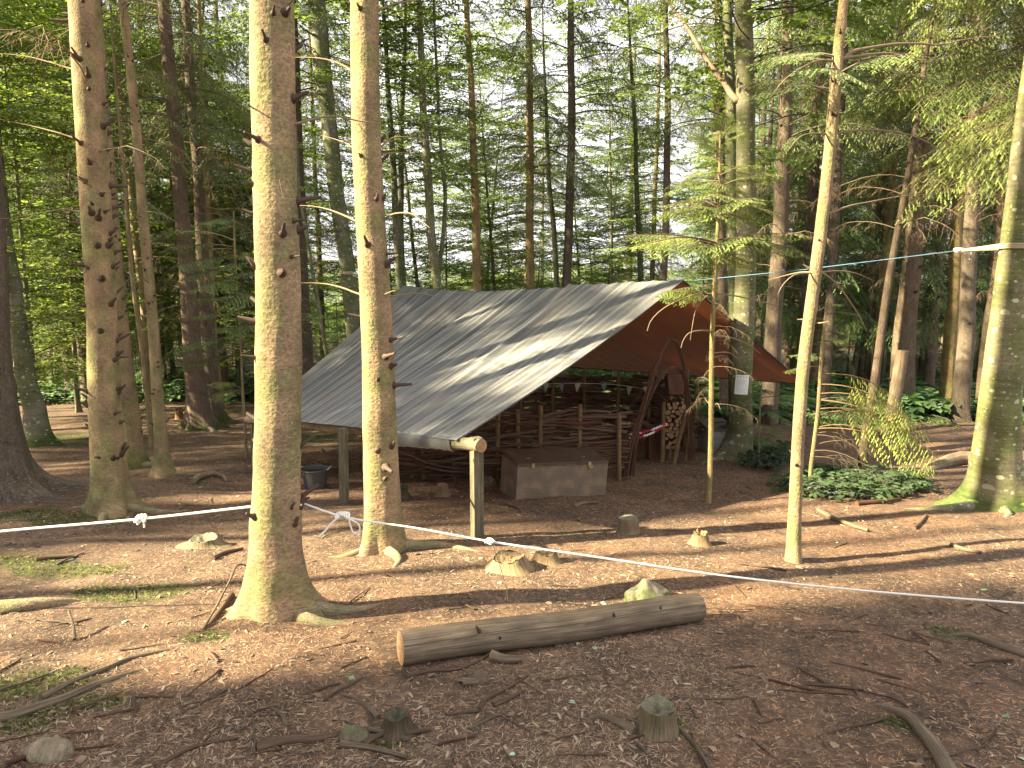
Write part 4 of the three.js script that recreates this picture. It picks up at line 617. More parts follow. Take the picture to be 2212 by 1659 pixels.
{
  const t = thing('tarp', 'large grey tarp with orange lining pitched as a ridge roof over the shelter', 'tarp');
  mesh('front_slope', sheet(frontS, 240, 80, 0.004, false), M.tarp, t);
  const lf = mesh('front_lining', sheet((s, t) => frontS(s, t * 0.975), 240, 80, -0.006, false), M.lining, t); lf.userData.label = 'orange lining under the front slope';
  mesh('back_slope', sheet(backS, 160, 60, 0.006, true), M.tarp, t);
  const lb = mesh('back_lining', sheet(backS, 160, 60, -0.004, true), M.lining, t); lb.userData.label = 'orange lining of the back slope';
  const fe = [], be = []; for (let k = 0; k <= 40; k++) { fe.push(frontS(0, k / 40)); be.push(backS(0, k / 40)); }
  mesh('hem', tubeGeo(fe, 0.009, 6), M.tarp, t); mesh('hem', tubeGeo(be, 0.011, 6), M.hem, t);
  const bb = []; for (let k = 0; k <= 30; k++) bb.push(backS(k / 30, 1)); mesh('hem', tubeGeo(bb, 0.016, 6), M.hem, t);
  for (const q of [0.38, 0.66]) { const e = mesh('eyelet', new THREE.TorusGeometry(0.013, 0.004, 6, 14), M.rope, t); e.position.copy(frontS(0.012, q)).add(V(0, 0.012, 0.004)); e.rotation.x = -1.1; e.geometry.setAttribute('color', new THREE.Float32BufferAttribute(new Float32Array(e.geometry.attributes.position.count * 3).fill(1), 3)); }
  const roll = [], ra = A0.clone().lerp(A1, 0.2), rb = A1; for (let k = 0; k <= 40; k++) roll.push(ra.clone().lerp(rb, k / 40).add(V(0, 0.004, 0)));
  mesh('rolled_edge', tubeGeo(roll, (s) => 0.07 + 0.004 * Math.sin(s * 70), 18, { cap: false, wob: 0.08, ureps: 0.4 }), M.tarp, t);
}
{ // ropes of the ridge
  const t = thing('ridge_rope', 'blue rope running along the tarp ridge between two beeches', 'rope');
  const L0 = at(766, 593, 14.4), L1 = ridgeC.getPoint(1).add(V(0, -0.015, 0)), R0 = ridgeC.getPoint(0).add(V(0, -0.015, 0)), R1 = at(2072, 541, 7.75);
  mesh('line', tubeGeo([L0, L1], 0.008, 6), M.blue, t); mesh('line', tubeGeo([R0, R0.clone().lerp(R1, 0.5).add(V(0, -0.02, 0)), R1], 0.0055, 6), M.blue, t);
  const rp = []; for (let k = 0; k <= 30; k++) rp.push(ridgeC.getPoint(k / 30).add(V(0, -0.015, 0))); mesh('line', tubeGeo(rp, 0.007, 6), M.blue, t);
  const kn = new Tri(); for (let k = 0; k < 3; k++) { const c = [], a0 = k * 1.1; for (let m = 0; m <= 18; m++) { const a = m / 18 * 6.6 + a0; c.push(R1.clone().add(V(0.03 * Math.cos(a) + 0.02 * k - 0.02, 0.022 * Math.sin(a * 1.0), 0.02 * Math.sin(a * 2 + k)))); } kn.tube(c, 0.008, 6); } mesh('knot', kn.geo(), M.rope, t);
  const tail = [R1.clone().add(V(0.13, 0, 0)), R1.clone().add(V(0.135, -0.05, 0)), R1.clone().add(V(0.12, -0.1, 0))]; mesh('tail', tubeGeo(tail, 0.006, 5), M.blue, t);
  const kl = []; for (let m = 0; m <= 20; m++) { const a = m / 20 * 9; kl.push(L0.clone().add(V(0.035 * Math.cos(a), 0.03 * Math.sin(a), 0.03 * Math.sin(a * 1.7)))); } mesh('knot', tubeGeo(kl, 0.014, 6), M.rope, t);
}
{ // slings round the two beeches
  const loop = (info, label, knot, w) => {
    const t = thing('tree_sling', label, 'sling', 'slings holding the ridge rope'), y = knot.y - info.foot.y + 0.03, c = info.axis(y).add(info.foot), R0 = info.rad(y) + 0.012, dir = V(knot.x - c.x, 0, knot.z - c.z), D = dir.length(); dir.normalize(); const side = V(-dir.z, 0, dir.x), th = Math.acos(R0 / D);
    for (const k of [-1, 0, 1]) { const pts = [knot.clone().add(V(0, 0.006 * k, 0))]; for (let m = 0; m <= 22; m++) { const a = th + (2 * Math.PI - 2 * th) * m / 22; pts.push(c.clone().addScaledVector(dir, Math.cos(a) * R0).addScaledVector(side, Math.sin(a) * R0).add(V(0, k * w * 1.6, 0))); } pts.push(knot.clone().add(V(0, 0.004 * k, 0))); mesh('strap', tubeGeo(pts, w, 6), M.cream, t); }
  };
  loop(tRight, 'cream webbing sling round the right-hand beech tied to the blue rope', at(2078, 541, 7.72), 0.011);
  loop(tBack, 'faded cream sling round the lichen beech behind the tarp', at(764, 593, 14.38), 0.012);
}

// ---------------------------------------------------------------- wattle, arch, wood store under the tarp
const stickGeos = [1, 2, 3, 4, 5, 6, 7, 8].map((s) => { const r = rngOf(600 + s), p = []; let y = 0, z = 0; for (let k = 0; k <= 7; k++) { y += (r() - 0.5) * 0.035; z += (r() - 0.5) * 0.035; p.push(V(k / 7 - 0.5, y, z)); } const y0 = p[0].y, y1 = p[7].y, z1 = p[7].z; p.forEach((q, k) => { q.y -= lerp(y0, y1, k / 7); q.z -= z1 * k / 7; }); return p; });
function stickGeo(k, L, r0, r1) { return tubeGeo(stickGeos[k % 8].map((p) => V(p.x * L, p.y * L, p.z * L)), (t) => lerp(r0, r1, t), 6, { vscale: 1.5, ureps: 1, wob: 0.12, seed: k }); }
const stickPool = []; for (let k = 0; k < 24; k++) { const r = rngOf(650 + k), L = 0.5 + 1.3 * r(); stickPool.push([stickGeo(k, L, 0.009 + 0.014 * r(), 0.005 + 0.008 * r()), L]); }
const stakeGeo = (h, r) => tubeGeo([V(0, -0.2, 0), V(0, h * 0.3, 0.004), V(0, h * 0.7, -0.003), V(0, h, 0)], (t) => r * (1.05 - 0.12 * t), 9, { vscale: 1.4, wob: 0.05 });
{
  const r = rngOf(91), t = thing('wattle_fence', 'low woven wattle fence of brown sticks behind the storage chest', 'fence');
  const dF = 9.15, Z = (x) => dF - 0.05 * x + 0.1 * Math.sin(x * 2);
  for (const [px, top] of [[884, 0.55], [910, 0.62], [978, 0.72], [1072, 0.94], [1119, 0.95], [1167, 1.0], [1255, 1.02], [1342, 0.9]]) { const x = (px - 1106) / FPX * dF * 1.005, z = -Z(x) + 0.03, m = mesh('stake', stakeGeo(top, 0.032), M.stake, t); m.position.set(x, G(x, z), z); m.rotation.set((r() - 0.5) * 0.06, r() * 6, (r() - 0.5) * 0.09); }
  for (let k = 0; k < 190; k++) {
    const [g, L] = stickPool[k % 24], left = k % 5 === 0, x = left ? rr(-1.75, -0.2, r) : rr(-1.1, 1.25, r), q = r(), hMax = x < -0.5 ? 0.42 : 0.86, y = Math.pow(q, 0.85) * hMax, mess = sm(0.2, -1.2, x) + 0.12 + 0.5 * sm(0.75, 1, q) * 0.2, z = -Z(x) + (r() - 0.5) * 0.10 + (left ? r() * 0.3 : 0);
    const m = mesh('stick', g, r() < 0.75 ? M.stick : M.redstick, t); m.position.set(clamp(x, -1.8 + L / 2, 1.45 - L * 0.42), G(x, z) + y + 0.01, z); m.rotation.set(r() * 6.28, (r() - 0.5) * 0.12 * (1 + 2 * mess), (r() - 0.5) * 0.22 * (1 + 1.6 * mess), 'YZX'); if (r() < 0.5) m.scale.x = -1 * 1; m.scale.y = m.scale.z = 0.8 + 0.6 * r(); if (m.scale.x < 0) { m.scale.x = 1; m.rotation.y += Math.PI; }
  }
}
{
  const r = rngOf(92), t = thing('wattle_wall', 'taller wattle wall with dark stakes at the back of the shelter', 'fence'), C = curve([V(-0.9, 0, -11.6), V(0.0, 0, -12.5), V(1.0, 0, -12.9), V(2.0, 0, -12.7), V(2.75, 0, -12.0), V(2.95, 0, -11.3)], 60);
  for (const k of [0, 7, 14, 21, 28, 35, 42, 49, 55, 60]) { const p = C[k], m = mesh('stake', stakeGeo(1.2 + 0.14 * r(), 0.036), M.stake, t); m.position.set(p.x, G(p.x, p.z), p.z + 0.04); m.rotation.set((r() - 0.5) * 0.05, r() * 6, (r() - 0.5) * 0.05); }
  for (let k = 0; k < 285; k++) { const [g, L] = stickPool[(k * 7) % 24], i = Math.floor(rr(4, 57, r)), a = C[Math.max(0, i - 3)], b = C[Math.min(60, i + 3)], p = C[i], y = rr(0.04, 1.12, r), m = mesh('stick', g, r() < 0.6 ? M.stick : M.redstick, t); m.position.set(p.x, G(p.x, p.z) + y, p.z + (r() - 0.5) * 0.08); m.rotation.set(r() * 6, Math.atan2(-(b.z - a.z), b.x - a.x) + (r() - 0.5) * 0.1, (r() - 0.5) * 0.16, 'YZX'); m.scale.setScalar(0.8); m.scale.y = m.scale.z = 1.3 + 0.7 * r(); }
}
{
  const r = rngOf(93), t = thing('willow_arch', 'entrance arch of bundled reddish willow whips under the orange lining', 'arch');
  const path = (pts) => pts.map(([x, y], k) => at(x, y, lerp(9.35, 10.1, k / (pts.length - 1))));
  const a1 = path([[1352, 1036], [1366, 960], [1386, 890], [1412, 808], [1432, 756], [1447, 733], [1463, 742], [1476, 785], [1485, 850], [1490, 925], [1492, 996]]), a2 = path([[1358, 1034], [1370, 965], [1386, 900], [1410, 840], [1436, 800], [1460, 792], [1477, 808], [1486, 860], [1490, 930], [1494, 996]]);
  for (let k = 0; k < 30; k++) { const src = k % 3 === 2 ? a2 : a1, w = 0.035, ox = (r() - 0.5) * 2, oz = (r() - 0.5) * 2, n = src.length, cut = k < 8 ? 5 + Math.floor(r() * 3) : n; const p = src.slice(0, cut).map((q, i) => { const s = i / (n - 1), f = w * (0.5 + 1.6 * Math.abs(s - 0.5)) * (i === 0 ? 1.7 : 1); return q.clone().add(V(ox * f + (r() - 0.5) * 0.02, (r() - 0.5) * 0.015, oz * f)); }); mesh('willow_whip', tubeGeo(curve(p, 24), (s) => 0.0075 * (1.1 - 0.6 * s), 5), k % 4 ? M.redstick : M.stick, t); }
  for (let k = 0; k < 8; k++) { const b = a1[1 + (k % 3)], p = [b.clone().add(V((r() - 0.5) * 0.1, 0, 0)), b.clone().add(V(-0.15 - 0.2 * r(), -0.3 + 0.1 * r(), 0.1 * r())), b.clone().add(V(-0.25 - 0.35 * r(), -0.55 - 0.2 * r(), 0.12))]; if (p[2].y > G(p[2].x, p[2].z)) mesh('willow_whip', tubeGeo(curve(p, 8), (s) => 0.005 * (1.1 - 0.7 * s), 4), M.redstick, t); }
  for (const s of [2, 3, 8]) { const c = a1[s], ring = []; for (let m = 0; m <= 12; m++) { const a = m / 12 * 6.283; ring.push(c.clone().add(V(0.05 * Math.cos(a), 0.02 * Math.sin(a * 2), 0.05 * Math.sin(a)))); } mesh('binding', tubeGeo(ring, 0.005, 5), M.redstick, t); }
}
{ // wood store
  const r = rngOf(94), t = thing('wood_store', 'rack of upright stakes holding the small firewood stack', 'rack'), D = 10.35;
  for (const [bx, by, tx, ty] of [[1431, 1000, 1434, 868], [1452, 1004, 1483, 888], [1446, 992, 1447, 852], [1482, 996, 1490, 900]]) { const a = gp(bx, by), b = at(tx, ty, -a.z + 0.02); mesh('stake', tubeGeo([a.clone().add(V(0, -0.15, 0)), a.clone().lerp(b, 0.5), b], 0.033, 8, { vscale: 1.4, wob: 0.06 }), M.stake, t); }
  const lg = [1, 2, 3].map((s) => tubeGeo([V(0, 0, 0), V(0.01, 0, -0.2), V(0, 0.006, -0.42)], (q) => 1 * (0.034 + 0.004 * s), 9, { cap: false, vscale: 1.5, wob: 0.12, seed: s }));
  const placed = []; let n = 0;
  for (let tries = 0; tries < 4000 && n < 40; tries++) { const y = rr(870, 968, r), f = (y - 870) / 98, lx = lerp(1440, 1441, f), rx = lerp(1479, 1459, f), px = rr(lx, rx, r), rad = rr(0.022, 0.044, r), p = at(px, y, D); if (placed.some((q) => Math.hypot(q.p.x - p.x, q.p.y - p.y) < (q.rad + rad) * 0.93)) continue; placed.push({ p, rad }); n++;
    const L = thing('firewood_log', 'cut firewood log end-on in the dark stack under the tarp', 'firewood', 'firewood logs in the rack', p), k = Math.floor(r() * 3), sc = rad / (0.038 + 0.004 * k); const b = mesh('bark', lg[k], M.stick, L); b.scale.set(sc, sc, 1); L.rotation.set((r() - 0.5) * 0.15, (r() - 0.5) * 0.35, 0); L.position.z += (r() - 0.5) * 0.08; const f2 = mesh('cut_face', discGeo, M.cut, L); f2.scale.setScalar(rad * 0.97); f2.position.z = 0.001; f2.rotation.z = r() * 6; }
  const s = mesh('wood_slab', box(0.26, 0.3, 0.12, 0.015), M.redstick); s.position.copy(at(1458, 832, D - 0.12)); s.rotation.set(-0.35, 0.2, 0.05); tag(s, 'broad slab of wood leaning on top of the firewood stack', 'slab');
  const c = mesh('crate', box(0.2, 0.42, 0.3, 0.01), M.redstick); const cp = at(1411, 994, 10.7); c.position.set(cp.x, G(cp.x, cp.z) + 0.2, cp.z); tag(c, 'dark brown upright crate in the shade beside the arch', 'crate');
  const beam = mesh('leaning_log', tubeGeo([at(1368, 908, 10.9), at(1395, 916, 10.8), at(1430, 935, 10.6)], 0.045, 10, { vscale: 1.4, wob: 0.06 }), M.stick); tag(beam, 'thick log lying slantwise behind the red and white chain', 'log');
}
{ // red and white chain
  const red = std({ color: new THREE.Color().setRGB(0.45, 0.02, 0.03), roughness: 0.5 }), white = std({ color: new THREE.Color().setRGB(0.75, 0.73, 0.72), roughness: 0.5 });
  const lk = new THREE.TorusGeometry(0.017, 0.0048, 5, 12); lk.scale(1.35, 1, 1); const t = thing('plastic_chain', 'red and white plastic chain hung across the shelter entrance', 'chain');
  for (const [y0, sag, ph] of [[0, 0.03, 0], [8, 0.05, 5]]) { const a = at(1362, 938 + y0, 9.55), b = at(1438, 915 + y0 * 0.3, 10.1), n = 24; for (let k = 0; k < n; k++) { const s = k / (n - 1), p = a.clone().lerp(b, s); p.y -= sag * Math.sin(Math.PI * s); const m = mesh('link', lk, Math.floor((k + ph) / 7) % 2 ? red : white, t); m.position.copy(p); const d = b.clone().sub(a).normalize(); m.quaternion.setFromUnitVectors(V(1, 0, 0), d); m.rotateX(k % 2 ? 0.3 : 1.8); } }
}
{ // bunting
  const t = thing('bunting', 'string of small pale triangular flags along the back wattle wall', 'bunting'), D = 12.3, cols = [[0.24, 0.10, 0.07], [0.42, 0.30, 0.22], [0.33, 0.33, 0.30], [0.20, 0.26, 0.21], [0.45, 0.40, 0.32], [0.16, 0.23, 0.21], [0.28, 0.30, 0.22], [0.4, 0.36, 0.28]], xs = [1128, 1148, 1180, 1212, 1248, 1304, 1360, 1395];
  mesh('string', tubeGeo(curve([at(1090, 826, D), at(1180, 829, D), at(1260, 828, D), at(1340, 832, D), at(1402, 842, D - 0.3)], 24), 0.004, 4), M.rope, t);
  xs.forEach((x, k) => { const s = new THREE.Shape(); s.moveTo(-0.055, 0); s.lineTo(0.055, 0); s.lineTo(0.006, -0.17); s.closePath(); const g = new THREE.ExtrudeGeometry(s, { depth: 0.003, bevelEnabled: false }), m = mesh('flag', g, std({ color: new THREE.Color().setRGB(...cols[k]), side: THREE.DoubleSide }), t); m.position.copy(at(x, x > 1350 ? 835 : 828, x > 1380 ? D - 0.25 : D)); m.rotation.set(0.05, (k % 3 - 1) * 0.25, (k % 2 ? 0.1 : -0.12)); });
}
// storage chests of woven plastic
const weave = (bump, base, dirt, seed) => canvasTex(512, 512, null, !bump, (u, v) => { const n = 16, cy = Math.floor(v * n), sh = cy % 2 ? 0.5 : 0, fx = (u * n + sh) % 1, fy = (v * n) % 1, hgt = Math.sin(Math.PI * fx) * (0.35 + 0.65 * Math.sin(Math.PI * fy)); if (bump) return [hgt, hgt, hgt]; const a = pfbm(u, v, 4, 4, seed, 5), k = (0.9 + 0.25 * (a - 0.5)) * (fy < 0.1 || fx < 0.08 ? 0.55 : 1), d = sm(0.5, 0.66, a) * 0.6; return [lerp(base[0], dirt[0], d) * k, lerp(base[1], dirt[1], d) * k, lerp(base[2], dirt[2], d) * k]; });
function chest(label, FL, FR, h, dep, base, dirt, seed, dark) {
  const wm = weave(false, base, dirt, seed), wb = weave(true, base, dirt, seed), mat = std({ map: wm, bumpMap: wb, bumpScale: 0.004, roughness: 0.65, vertexColors: true }), lidM = std({ map: wm, bumpMap: wb, bumpScale: 0.003, roughness: 0.6, color: new THREE.Color().setRGB(...dark), vertexColors: true }), steel = std({ color: new THREE.Color().setRGB(0.5, 0.5, 0.48), metalness: 0.9, roughness: 0.35 }), brass = std({ color: new THREE.Color().setRGB(0.62, 0.47, 0.2), metalness: 0.9, roughness: 0.35 });
  const w = FL.distanceTo(FR), mid = FL.clone().lerp(FR, 0.5), yaw = Math.atan2(-(FR.z - FL.z), FR.x - FL.x), tilt = Math.asin((FR.y - FL.y) / w), t = thing('storage_chest', label, 'chest', null, mid); t.rotation.set(0, yaw, tilt, 'YXZ');
  const uvm = (g) => { const p = g.attributes.position, n = g.attributes.normal, uv = g.attributes.uv; for (let i = 0; i < p.count; i++) { const ax = Math.abs(n.getX(i)), ay = Math.abs(n.getY(i)); ay > 0.7 ? uv.setXY(i, p.getX(i) / 0.42, p.getZ(i) / 0.42) : ax > 0.7 ? uv.setXY(i, p.getZ(i) / 0.42, p.getY(i) / 0.42) : uv.setXY(i, p.getX(i) / 0.42, p.getY(i) / 0.42); } return g; };
  const b = mesh('body', uvm(box(w, h * 0.93 + 0.1, dep, 0.008)), mat, t); b.position.set(0, h * 0.465 - 0.05, -dep / 2);
  const lid = mesh('lid', uvm(box(w + 0.016, h * 0.09, dep + 0.02, 0.01)), lidM, t); lid.position.set(0, h * 0.975, -dep / 2 + 0.004); lid.rotation.x = 0.07;
  return { t, w, h, steel, brass, lid };
}
{
  const c = chest('brown woven plastic storage chest with padlock in front of the wattle fence', gp(1114, 1079), gp(1308, 1068), 0.43, 0.52, [0.52, 0.455, 0.375], [0.60, 0.51, 0.41], 701, [0.42, 0.4, 0.4]);
  for (const [x, m] of [[-0.34 * c.w, c.brass], [0.28 * c.w, c.steel]]) { const l = mesh('latch', box(0.035, 0.05, 0.012, 0.003), m, c.t); l.position.set(x, c.h * 0.91, 0.012); }
  const pl = mesh('padlock', box(0.045, 0.042, 0.016, 0.005), c.brass, c.t); pl.position.set(0.29 * c.w, c.h * 0.83, 0.03); pl.rotation.z = 0.15;
  const sh = mesh('shackle', new THREE.TorusGeometry(0.015, 0.004, 6, 14, Math.PI), c.steel, pl); sh.position.set(0, 0.02, 0);
  for (const [x, z] of [[-0.36, -0.1], [0.25, -0.09]]) { const p = mesh('clip', box(0.05, 0.004, 0.03, 0.001), c.steel, c.t); p.position.set(x * c.w, c.h * 1.03 + 0.008, z); p.rotation.x = 0.07; }
  for (const x of [-0.07, 0.08]) { const p = mesh('bracket', box(0.035, 0.016, 0.006, 0.001), c.steel, c.t); p.position.set(x * c.w, c.h * 0.915, 0.008); }
  const d = chest('light grey woven storage chest with wooden lid left of the notice beech', gp(1532, 980), gp(1588, 977), 0.4, 0.62, [0.66, 0.66, 0.64], [0.5, 0.47, 0.42], 702, [0.45, 0.4, 0.36]);
  for (const z of [-0.12, -0.34]) { const p = mesh('lid_slot', box(0.16, 0.006, 0.03, 0.001), M.hem, d.t); p.position.set(d.w * 0.18, d.h * 1.025 + 0.006 + z * -0.02, z); }
}
{ // paper notice on the beech
  const tx = canvasTex(256, 384, (x) => { x.fillStyle = '#d9dad8'; x.fillRect(0, 0, 256, 384); x.fillStyle = 'rgba(120,125,130,0.55)'; for (let k = 0; k < 4; k++) x.fillRect(26 + k * 54, 26, 30, 26); for (let k = 0; k < 7; k++) x.fillRect(24, 80 + k * 22, 120 + ((k * 67) % 80), 6); for (let k = 0; k < 5; k++) x.fillRect(24, 250 + k * 22, 90 + ((k * 47) % 100), 5); }, true);
  const y = at(1588, 831, 10.35), c = tNotice.axis(y.y - tNotice.foot.y).add(tNotice.foot), g = new Tri(), R0 = tNotice.rad(y.y - tNotice.foot.y) + 0.012, H = 0.29, n = 8;
  for (const s of [0, 1]) for (let k = 0; k <= n; k++) for (const q of [0, 1]) { const a = lerp(2.45, 1.25, k / n), r2 = R0 + (s ? -0.0015 : 0), x = c.x + Math.cos(a) * r2 + q * 0.012, z = c.z + Math.sin(a) * r2; g.v(x, y.y - H / 2 + q * H, z, Math.cos(a) * (s ? -1 : 1), 0, Math.sin(a) * (s ? -1 : 1), k / n, q); }
  for (const s of [0, 1]) for (let k = 0; k < n; k++) { const a = s * (n + 1) * 2 + k * 2; s ? (g.t(a, a + 1, a + 2), g.t(a + 1, a + 3, a + 2)) : (g.t(a, a + 2, a + 1), g.t(a + 1, a + 2, a + 3)); }
  tag(mesh('paper_notice', g.geo(), std({ map: tx, roughness: 0.6 })), 'white paper notice fixed to the big beech beside the orange lining', 'notice');
}
{ // rubber bucket
  const p = gp(682, 1054), t = thing('bucket', 'black rubber bucket standing behind the middle post', 'bucket', null, p), dk = std({ color: new THREE.Color().setRGB(0.055, 0.058, 0.06), roughness: 0.6, side: THREE.DoubleSide }), w = pxw(56, p) / 2;
  const L = [[0, 0.01], [0.78, 0.01], [0.8, 0], [1.0, 0.235], [1.06, 0.24], [1.06, 0.255], [0.97, 0.255], [0.95, 0.23], [0.76, 0.03], [0, 0.03]].map(([a, b]) => new THREE.Vector2(a * w, b)); mesh('shell', new THREE.LatheGeometry(L, 36), dk, t);
  const s = new THREE.CircleGeometry(w * 0.9, 24); s.rotateX(-Math.PI / 2); s.setAttribute('color', new THREE.Float32BufferAttribute(new Float32Array(26 * 3).fill(0.45), 3)); const so = mesh('soil', s, M.floor, t); so.position.y = 0.2;
  for (const sd of [-1, 1]) { const q = []; for (let k = 0; k <= 10; k++) { const a = k / 10 * Math.PI; q.push(V(sd * (w * 1.02 + 0.03 * Math.sin(a)), 0.25 + 0.02 * Math.sin(a), 0.06 * Math.cos(a))); } mesh('handle', tubeGeo(q, 0.009, 6), std({ color: new THREE.Color().setRGB(0.4, 0.42, 0.44) }), t); }
}

// ---------------------------------------------------------------- white barrier rope
{
  const ropeTwist = (pts, r) => tubeGeo(curve(pts, 90), r, 8);
  const D1 = t1.D, w = (px) => pxw(px, at(600, 1093, D1));
  const l = thing('barrier_rope', 'white barrier rope from the nearest trunk to the left picture edge', 'rope'), ya = 1092;
  mesh('line', ropeTwist([at(-260, 1176, D1 - 0.15), at(0, 1148, D1 - 0.1), at(305, 1121, D1 - 0.05), at(556, 1093, D1 - 0.02)], w(2.7)), M.rope, l);
  const kn = new Tri(), kc = at(305, 1121, D1 - 0.05), rk = rngOf(31); for (let k = 0; k < 3; k++) { const c = []; for (let m = 0; m <= 14; m++) { const a = m / 14 * 6.5 + k; c.push(kc.clone().add(V(0.02 * Math.cos(a) + 0.01 * (k - 1), 0.018 * Math.sin(a), 0.02 * Math.sin(a * 2 + k)))); } kn.tube(c, w(3), 6); }
  for (const [x, y] of [[312, 1139], [290, 1128], [297, 1133]]) kn.tube([kc, at((305 + x) / 2 + 2, (1121 + y) / 2, D1 - 0.06), at(x, y, D1 - 0.06)], w(2.2), 6);
  mesh('knot', kn.geo(), M.rope, l);
  const t = thing('barrier_rope', 'white barrier rope running from the nearest trunk across to the right edge', 'rope');
  mesh('line', ropeTwist([at(650, 1086, D1 + 0.1), at(742, 1116, D1 + 0.05), at(900, 1141, D1), at(1060, 1170, D1 - 0.02), at(1280, 1202, D1), at(1560, 1243, D1), at(1880, 1277, D1 - 0.05), at(2212, 1303, D1 - 0.2), at(2500, 1322, D1 - 0.3)], w(2.3)), M.rope, t);
  const wrap = []; for (let m = 0; m <= 30; m++) { const a = 1.2 + m / 30 * 5.6, y = at(600, 1091, D1).y - t1.foot.y, c = t1.axis(y).add(t1.foot), R0 = t1.rad(y) * 1.06 + 0.008; wrap.push(V(c.x + Math.cos(a) * R0, c.y - 0.01 + 0.02 * m / 30, c.z + Math.sin(a) * R0 * 1)); } mesh('trunk_loop', tubeGeo(wrap.filter((p) => p.z < t1.foot.z + 0.03), w(3.2), 7), M.rope, t);
  const k2 = new Tri(), c2 = at(740, 1114, D1 + 0.05); for (let k = 0; k < 4; k++) { const c = []; for (let m = 0; m <= 14; m++) { const a = m / 14 * 6.5 + k; c.push(c2.clone().add(V(0.022 * Math.cos(a) + 0.012 * (k - 1.5), 0.016 * Math.sin(a), 0.02 * Math.sin(a * 2 + k)))); } k2.tube(c, w(2.6), 6); } mesh('knot', k2.geo(), M.rope, t);
  mesh('loop', tubeGeo(curve([[752, 1118], [757, 1135], [763, 1150], [770, 1153], [777, 1145], [775, 1133], [765, 1126], [752, 1120]].map(([x, y], k) => at(x, y, D1 + 0.02 - 0.004 * k)), 30), w(1.8), 6), M.rope, t);
  mesh('tail', tubeGeo(curve([[733, 1116], [716, 1130], [702, 1147], [690, 1158]].map(([x, y], k) => at(x, y, D1 - 0.01 * k)), 16), (s) => w(1.8) * (1 + 0.5 * s), 6), M.rope, t);
  const k3 = new Tri(), c3 = at(1063, 1170, D1 - 0.02); for (let k = 0; k < 3; k++) { const c = []; for (let m = 0; m <= 12; m++) { const a = m / 12 * 6.5 + k; c.push(c3.clone().add(V(0.016 * Math.cos(a) - 0.012 * k, 0.013 * Math.sin(a), 0.016 * Math.sin(a * 2 + k)))); } k3.tube(c, w(2.4), 6); } mesh('knot', k3.geo(), M.rope, t);
  mesh('dangling_string', tubeGeo(curve([[1063, 1172], [1072, 1200], [1084, 1235], [1092, 1262], [1098, 1300]].map(([x, y]) => at(x, y, D1 - 0.03)), 16), w(0.8), 5), M.stick, t);
}

// ---------------------------------------------------------------- log, stumps, stones, roots, sticks
{
  const a = gp(866, 1432), b = gp(1507, 1338), r0 = pxw(73, a) / 2, r1 = r0 * 0.97; a.y += r0 * 0.93; b.y += r1 * 0.93;
  const t = thing('fallen_log', 'large peeled log lying on the ground in the foreground', 'log', null, a), e = b.clone().sub(a), pts = []; for (let k = 0; k <= 40; k++) pts.push(e.clone().multiplyScalar(k / 40).add(V(0, 0.006 * Math.sin(k * 0.22), 0)));
  mesh('stem', tubeGeo(pts, (s) => lerp(r0, r1, s) * (s < 0.03 ? 0.985 : s > 0.97 ? 0.94 + 0.05 * (1 - s) / 0.03 : 1), 30, { cap: false, ureps: 2, vscale: 1.3, wob: 0.03 }), M.log, t);
  for (const [c, d, r] of [[pts[0], e.clone().negate().normalize(), r0], [pts[40], e.clone().normalize(), r1 * 0.94]]) { const f = mesh('cut_face', discGeo, M.cut, t); f.position.copy(c).addScaledVector(d, 0.001); f.quaternion.setFromUnitVectors(V(0, 0, 1), d); f.scale.setScalar(r * 0.985); }
  for (const [s, ang, k] of [[0.22, 0.9, 1.5], [0.28, 0.35, 0.8], [0.66, 0.75, 0.9], [0.83, 0.8, 0.8]]) { const m = mesh('knot', stubGeos[0], M.stub, t), ax = e.clone().normalize(), side = V(0, 0, 1).addScaledVector(ax, -ax.z).normalize(), d = V(0, 1, 0).multiplyScalar(Math.sin(ang)).addScaledVector(side, Math.cos(ang)).normalize(); m.position.copy(e).multiplyScalar(s).addScaledVector(d, r0 * 0.97); m.quaternion.setFromUnitVectors(V(1, 0, 0), d); m.scale.setScalar(0.6 * k); }
}
